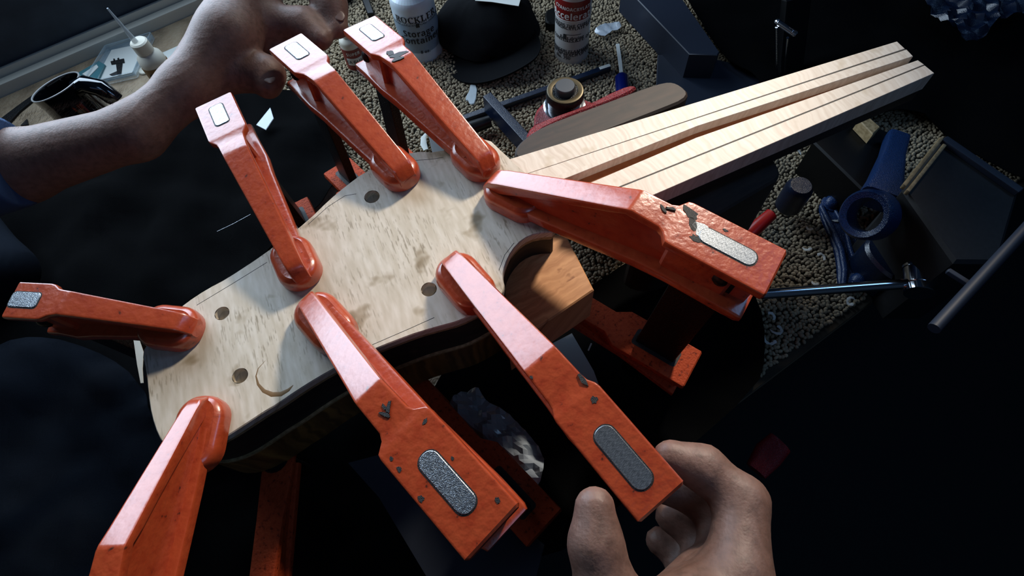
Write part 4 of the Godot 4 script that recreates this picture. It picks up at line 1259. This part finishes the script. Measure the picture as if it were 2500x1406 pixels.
# ------------------------------------------------------------------ right-hand side of the bench
func right_of_bench() -> void:
	var mb := MB.new()
	prism(mb, pts([0.198, -0.718, 0.264, -0.707, 0.293, -0.568, 0.289, -0.563, 0.255, -0.57]), 0.007, 0.05, 0.001)
	single("navy_plank", mb, M.navy_paper, "long navy laminated board at the top right of the carpet", "board")
	mb = MB.new()
	prism(mb, pts([0.232, -0.617, 0.277, -0.61, 0.331, -0.584, 0.354, -0.554, 0.335, -0.52, 0.253, -0.491, 0.207, -0.518]), 0.0068, 0.012, 0.0005)
	single("navy_folder", mb, M.navy_paper, "flat navy folder partly hidden behind the neck", "folder")
	# chrome ended tool standing behind the neck
	var o := thing("coping_saw", "dark upright tool with a chrome crossbar and threaded rods behind the neck", "tool", Vector3(0.396, 0, -0.5839))
	mb = MB.new()
	bar(mb, Vector3(0.3863, 0.02, -0.5515), Vector3(0.3788, 0.1, -0.5918), 0.034, 0.012, 0.002)
	wpart("post", mb, M.black_steel, o)
	var r0 := Vector3(0.3413, 0.1, -0.5539); var r1 := Vector3(0.3544, 0.1, -0.5306)
	mb = MB.new()
	lathe(mb, [Vector2(0.002, 0.0), Vector2(0.0034, 0.002), Vector2(0.0034, 0.004), Vector2(0.003, 0.0045), Vector2(0.0034, 0.005), Vector2(0.0034, 0.026), Vector2(0.003, 0.0265), Vector2(0.0036, 0.027), Vector2(0.0036, 0.0305), Vector2(0.002, 0.032)], along(r0, r1), 18)
	wpart("crossbar", mb, M.chrome, o)
	for q in [[Vector3(0.3414, 0.097, -0.5463), Vector3(0.3647, 0.03, -0.5416)], [Vector3(0.3482, 0.097, -0.527), Vector3(0.3747, 0.03, -0.54)]]:
		mb = MB.new()
		var prof := []
		for j in 60: prof.append(Vector2(0.0011 if j % 2 else 0.0016, j * 0.0013))
		lathe(mb, prof, along(q[0], q[1]), 10)
		wpart("threaded_rod", mb, M.chrome, o)
	single("plastic_bag", crumple(smooth_outline(pts([0.564, -0.638, 0.575, -0.569, 0.586, -0.541, 0.613, -0.538, 0.631, -0.559, 0.648, -0.568, 0.707, -0.582, 0.738, -0.642]), 1), 0.03, 0.035, 18.0, 0.006, 51, 0.0004), M.navy_paint, "glossy dark blue plastic bag at the upper right corner", "plastic bag", "", 40.0)
	# black box and small block behind the blue vise
	mb = MB.new()
	prism(mb, pts([0.351, -0.403, 0.415, -0.427, 0.443, -0.399, 0.421, -0.35, 0.381, -0.329]), 0.0065, 0.06, 0.002)
	single("black_box", mb, M.black_steel, "plain black box on the carpet below the neck end", "box")
	mb = MB.new()
	prism(mb, pts([0.399, -0.414, 0.41, -0.42, 0.418, -0.401, 0.406, -0.392]), 0.0605, 0.075, 0.001)
	single("wood_block", mb, M.edge_wood, "small beige wood block on the black box below the neck end", "block")
	# dark case with pale edges
	o = thing("wooden_case", "dark case with worn pale edges at the far right", "case", Vector3(0.5426, 0, -0.3816))
	mb = MB.new()
	prism(mb, pts([0.371, -0.288, 0.43, -0.339, 0.471, -0.272, 0.419, -0.204, 0.383, -0.209]), 0.001, 0.12, 0.003)
	wpart("case_body", mb, M.case, o)
	for e in [[Vector3(0.3687, 0.123, -0.289), Vector3(0.4263, 0.123, -0.339)], [Vector3(0.3693, 0.123, -0.2824), Vector3(0.4258, 0.123, -0.3309)]]:
		mb = MB.new()
		bar(mb, e[0], e[1], 0.0036, 0.006, 0.001)
		wpart("pale_edge", mb, M.edge_wood, o)
	mb = MB.new()
	bar(mb, Vector3(0.4285, 0.123, -0.3387), Vector3(0.4681, 0.123, -0.2697), 0.008, 0.006, 0.001)
	wpart("dark_edge", mb, M.navy_paper, o)
	# blue cast bench vise with its chrome handle
	o = thing("blue_bench_vise", "blue cast bench vise with a chrome bar handle at the right", "vise", Vector3(0.3845, 0, -0.2991))
	mb = MB.new()
	prism(mb, smooth_outline(pts([0.36, -0.349, 0.368, -0.358, 0.379, -0.359, 0.383, -0.348, 0.382, -0.329, 0.387, -0.312, 0.384, -0.28, 0.372, -0.246, 0.357, -0.237, 0.345, -0.245, 0.355, -0.274, 0.359, -0.299, 0.358, -0.324]), 2), 0.0065, 0.013, 0.003)
	wpart("base_flange", mb, M.blue_cast, o, 30.0)
	mb = MB.new()
	tube(mb, [Vector3(0.3605, 0.014, -0.3457), Vector3(0.3611, 0.015, -0.3171), Vector3(0.3607, 0.016, -0.2871), Vector3(0.3558, 0.015, -0.2627), Vector3(0.3478, 0.014, -0.2443)], [0.0028, 0.0032, 0.0034, 0.0034, 0.003], 10)
	wpart("raised_rib", mb, M.blue_cast, o, 60.0)
	mb = MB.new()
	tube(mb, [Vector3(0.3737, 0.014, -0.3383), Vector3(0.3716, 0.02, -0.3097), Vector3(0.3698, 0.018, -0.29), Vector3(0.3701, 0.014, -0.2665)], [0.002, 0.0024, 0.0026, 0.002], 10)
	wpart("raised_rib", mb, M.blue_cast, o, 60.0)
	for q in [Vector3(0.3723, 0.013, -0.3489), Vector3(0.3647, 0.013, -0.2486)]:
		mb = MB.new()
		lathe(mb, [Vector2(0.0105, 0.0), Vector2(0.0105, 0.0012), Vector2(0.0085, 0.002), Vector2(0.0078, 0.006), Vector2(0.005, 0.009), Vector2(0.001, 0.0098)], Transform3D(Basis(), q), 24)
		wpart("bolt", mb, M.blue_cast, o)
	var hp := Vector3(0.3449, 0.1, -0.2773)
	var hx := along(hp, hp + Vector3(-0.72, 0.5, 0.2))
	mb = MB.new()
	ring(mb, [Vector2(0.0155, -0.012), Vector2(0.016, 0.010), Vector2(0.0215, 0.012), Vector2(0.024, 0.008), Vector2(0.024, -0.010), Vector2(0.022, -0.014)], hx, 36)
	wpart("hub_ring", mb, M.blue_cast, o)
	mb = MB.new()
	mb.loft([rsec(0, 0.014, -0.014, 0.02, 0.006), rsec(0.03, 0.012, -0.012, 0.015, 0.005), rsec(0.075, 0.010, -0.010, 0.011, 0.004), rsec(0.11, 0.010, -0.010, 0.011, 0.004)])
	var pa := Vector3(0.3685, 0.09, -0.2981); var pb := Vector3(0.4366, 0.07, -0.3938)
	var px := (pb - pa).normalized()
	mb.move(0, Transform3D(Basis(px, Vector3.UP, px.cross(Vector3.UP)), pa))
	wpart("arm", mb, M.blue_cast, o)
	mb = MB.new()
	prism(mb, smooth_outline(pts([0.361, -0.272, 0.382, -0.289, 0.431, -0.313, 0.431, -0.282, 0.382, -0.226, 0.368, -0.242]), 2), 0.008, 0.05, 0.003)
	wpart("body", mb, M.navy_paint, o, 30.0)
	var h0 := Vector3(0.2357, 0.07, -0.2214); var h1 := Vector3(0.3813, 0.07, -0.2151)
	mb = MB.new()
	tube(mb, [h0, h1], [0.005], 18)
	var hb := wpart("handle", mb, M.chrome, o)
	mb = MB.new()
	lathe(mb, [Vector2(0.010, 0.0), Vector2(0.0125, 0.001), Vector2(0.0125, 0.008), Vector2(0.0115, 0.009), Vector2(0.0122, 0.010), Vector2(0.0122, 0.0265), Vector2(0.013, 0.027), Vector2(0.013, 0.0295), Vector2(0.010, 0.031)], along(Vector3(0.3788, 0.07, -0.2036), Vector3(0.3895, 0.07, -0.2324)), 28)
	wpart("handle_head", mb, M.chrome, o)
	mb = MB.new()
	lathe(mb, [Vector2(0.0005, -0.006), Vector2(0.0035, -0.005), Vector2(0.0056, -0.002), Vector2(0.0058, 0.001), Vector2(0.0042, 0.0045), Vector2(0.0005, 0.006)], Transform3D(Basis(), Vector3(0.3976, 0.07, -0.2139)), 20)
	wpart("handle_ball", mb, M.chrome, o, 80.0)
	mb = MB.new()
	tube(mb, [h1, Vector3(0.3976, 0.07, -0.2139)], [0.003], 14)
	part("handle_neck", local(mb, o), M.black_steel, hb)
	# dark tube crossing the lower right
	o = thing("lamp_arm", "thin dark metal tube slanting across the lower right", "lamp arm", Vector3(0.3279, 0.2, -0.157))
	mb = MB.new()
	tube(mb, [Vector3(0.2792, 0.2, -0.1247), Vector3(0.3291, 0.2, -0.1594), Vector3(0.3928, 0.2, -0.2038)], [0.0042], 14)
	wpart("tube", mb, M.navy_paper, o)
	mb = MB.new()
	bar(mb, Vector3(0.315, 0.19, -0.1707), Vector3(0.3263, 0.19, -0.1565), 0.004, 0.004)
	wpart("brace", mb, M.navy_paper, o)

# ------------------------------------------------------------------ the person at the bench
func nail(parent: Node3D, c: Vector3, dir: Vector3, up: Vector3, l: float, w: float) -> void:
	var mb := MB.new()
	var z := dir.cross(up).normalized()
	var y := z.cross(dir).normalized()
	var rings := []
	for k in 6:
		var t := k / 5.0
		var ww := w * sqrt(maxf(0.08, 1.0 - pow(absf(t * 2.0 - 1.0), 3.0)))
		var ring := PackedVector3Array()
		for j in 9:
			var a := PI * j / 8.0
			ring.append(c + dir * (t - 0.5) * l + z * cos(a) * ww + y * (sin(a) * w * 0.25 - 0.0002))
		rings.append(ring)
	mb.loft(rings)
	part("nail", mb, M.nail, parent, 80.0)

func person() -> void:
	var o := thing("person", "person reaching both bare hands to the clamps, left wrist in a blue cuff", "person", Vector3.ZERO)
	# left arm: elbow off to the left, wrist bent up, fingers closing on the clamp head
	var left := [
		[Vector3(-0.5391, 0.198, -0.3434), Vector3(-0.3982, 0.213, -0.3476), 0.0422, 0.0287],
		[Vector3(-0.3982, 0.213, -0.3476), Vector3(-0.2954, 0.223, -0.362), 0.0287, 0.0217],
		[Vector3(-0.2954, 0.223, -0.362), Vector3(-0.2548, 0.228, -0.402), 0.0217, 0.0203],
		[Vector3(-0.2548, 0.228, -0.402), Vector3(-0.2219, 0.238, -0.4466), 0.0203, 0.0258],
		[Vector3(-0.2219, 0.238, -0.4466), Vector3(-0.2111, 0.243, -0.51), 0.0258, 0.0247],
		[Vector3(-0.2479, 0.223, -0.4323), Vector3(-0.2049, 0.228, -0.4951), 0.0218, 0.0228],
		[Vector3(-0.2111, 0.243, -0.51), Vector3(-0.1763, 0.243, -0.5462), 0.0232, 0.0185],
		# thumb
		[Vector3(-0.2619, 0.223, -0.4069), Vector3(-0.2325, 0.218, -0.4212), 0.0184, 0.0123],
		[Vector3(-0.2325, 0.218, -0.4212), Vector3(-0.2082, 0.218, -0.4215), 0.0119, 0.013],
		[Vector3(-0.2082, 0.218, -0.4215), Vector3(-0.1933, 0.218, -0.4182), 0.0137, 0.0137],
		[Vector3(-0.1933, 0.218, -0.4182), Vector3(-0.1918, 0.216, -0.4051), 0.013, 0.01],
		# index finger
		[Vector3(-0.1803, 0.243, -0.5469), Vector3(-0.1467, 0.236, -0.5149), 0.0178, 0.016],
		[Vector3(-0.1467, 0.236, -0.5149), Vector3(-0.139, 0.224, -0.494), 0.016, 0.0137],
		[Vector3(-0.139, 0.224, -0.494), Vector3(-0.133, 0.216, -0.4716), 0.0133, 0.0095],
		# middle finger, curled behind the gripped head
		[Vector3(-0.2128, 0.235, -0.4926), Vector3(-0.1899, 0.225, -0.4762), 0.0165, 0.0135],
		[Vector3(-0.1899, 0.225, -0.4762), Vector3(-0.1655, 0.222, -0.4726), 0.0135, 0.0135],
		[Vector3(-0.1655, 0.222, -0.4726), Vector3(-0.1483, 0.218, -0.4561), 0.0135, 0.0101],
		# ring and little finger, behind
		[Vector3(-0.2327, 0.225, -0.4923), Vector3(-0.2074, 0.21, -0.4789), 0.0152, 0.0123],
		[Vector3(-0.2074, 0.21, -0.4789), Vector3(-0.1884, 0.205, -0.4596), 0.0123, 0.0099]]
	var arm := part("left_arm", body_mesh(left, 0.003, 0.012), M.skin, o)
	var eye := Vector3(0.33, 0.56, 0.76).normalized()
	nail(arm, Vector3(-0.1931, 0.218, -0.4161) + (eye + Vector3(0.12, 0, 0)).normalized() * 0.0144, (Vector3(-0.1913, 0.216, -0.4035) - Vector3(-0.1948, 0.22, -0.4274)).normalized(), eye, 0.014, 0.005)
	nail(arm, Vector3(-0.1356, 0.22, -0.4827) + (eye + Vector3(0.3, 0, 0)).normalized() * 0.0125, (Vector3(-0.1307, 0.216, -0.4712) - Vector3(-0.1367, 0.224, -0.4936)).normalized(), eye, 0.011, 0.0048)
	# hair along the back of the forearm
	var hair := MB.new()
	for k in 900:
		var t := rng.randf()
		var c: Vector3 = (Vector3(-0.4062, 0.213, -0.3514)).lerp(Vector3(-0.2917, 0.223, -0.3691), t)
		var r := lerpf(0.0335, 0.0285, t)
		var ax := (Vector3(-0.2958, 0.223, -0.3638) - Vector3(-0.3993, 0.213, -0.3513)).normalized()
		var u := Vector3.UP
		var s := ax.cross(u).normalized()
		var g := rng.randf_range(-0.1, 1.7)
		var n := (u * sin(g) - s * cos(g)).normalized()
		if n.z > 0.3: n = (u * sin(g) + s * cos(g)).normalized()
		var b := c + n * (r - 0.0006)
		var tip := b + (n * rng.randf_range(0.25, 0.7) + ax * rng.randf_range(0.4, 1.0) + s * rng.randf_range(-0.3, 0.3)).normalized() * rng.randf_range(0.004, 0.009)
		var w := ax.cross(n).normalized() * 0.00007
		hair.tri(b - w, b + w, tip)
		hair.tri(b + n.cross(w).normalized() * 0.00007, b - n.cross(w).normalized() * 0.00007, tip)
	var ho := part("arm_hair", hair, plain(Color(0.2, 0.15, 0.11), 0.6), arm)
	ho.set_meta("kind", "stuff")
	var cuff := MB.new()
	tube(cuff, [Vector3(-0.5459, 0.212, -0.3383), Vector3(-0.4419, 0.222, -0.3397), Vector3(-0.405, 0.226, -0.3396), Vector3(-0.3915, 0.2266, -0.3406), Vector3(-0.3896, 0.2266, -0.3408)], [0.0525, 0.0426, 0.0383, 0.0369, 0.0335], 36)
	part("left_cuff", cuff, M.cuff, o, 60.0)
	# right hand round the held clamp head
	var right := [
		[Vector3(0.0538, 0.26, 0.0788), Vector3(0.0645, 0.25, 0.0372), 0.037, 0.0334],
		[Vector3(0.0575, 0.245, 0.0303), Vector3(0.0944, 0.24, 0.0094), 0.024, 0.0179],
		[Vector3(0.0592, 0.235, 0.0312), Vector3(0.0851, 0.22, 0.0084), 0.0247, 0.0177],
		[Vector3(0.0407, 0.25, 0.0316), Vector3(0.0291, 0.255, 0.0064), 0.0217, 0.0147],
		# thumb
		[Vector3(0.0291, 0.255, 0.0064), Vector3(0.0268, 0.262, -0.0134), 0.0144, 0.0124],
		[Vector3(0.0268, 0.262, -0.0134), Vector3(0.0287, 0.266, -0.0302), 0.0128, 0.0101],
		# index finger
		[Vector3(0.0969, 0.24, 0.0078), Vector3(0.111, 0.235, -0.0277), 0.0174, 0.0133],
		[Vector3(0.111, 0.235, -0.0277), Vector3(0.0941, 0.236, -0.0472), 0.0129, 0.0118],
		[Vector3(0.0941, 0.236, -0.0472), Vector3(0.0777, 0.238, -0.0547), 0.0118, 0.0096],
		# middle, ring and little finger below it
		[Vector3(0.095, 0.215, 0.0094), Vector3(0.1084, 0.205, -0.0213), 0.017, 0.0134],
		[Vector3(0.1084, 0.205, -0.0213), Vector3(0.0934, 0.205, -0.0388), 0.0129, 0.0117],
		[Vector3(0.0934, 0.205, -0.0388), Vector3(0.0765, 0.208, -0.0426), 0.0117, 0.0098],
		[Vector3(0.0913, 0.19, 0.0133), Vector3(0.1034, 0.178, -0.0124), 0.0173, 0.0132],
		[Vector3(0.1034, 0.178, -0.0124), Vector3(0.0841, 0.178, -0.0286), 0.0126, 0.0103],
		[Vector3(0.0853, 0.17, 0.0173), Vector3(0.0934, 0.155, -0.0026), 0.0157, 0.0116],
		[Vector3(0.0934, 0.155, -0.0026), Vector3(0.0778, 0.155, -0.0163), 0.0111, 0.0091]]
	part("right_arm", body_mesh(right, 0.003, 0.007), M.skin, o)
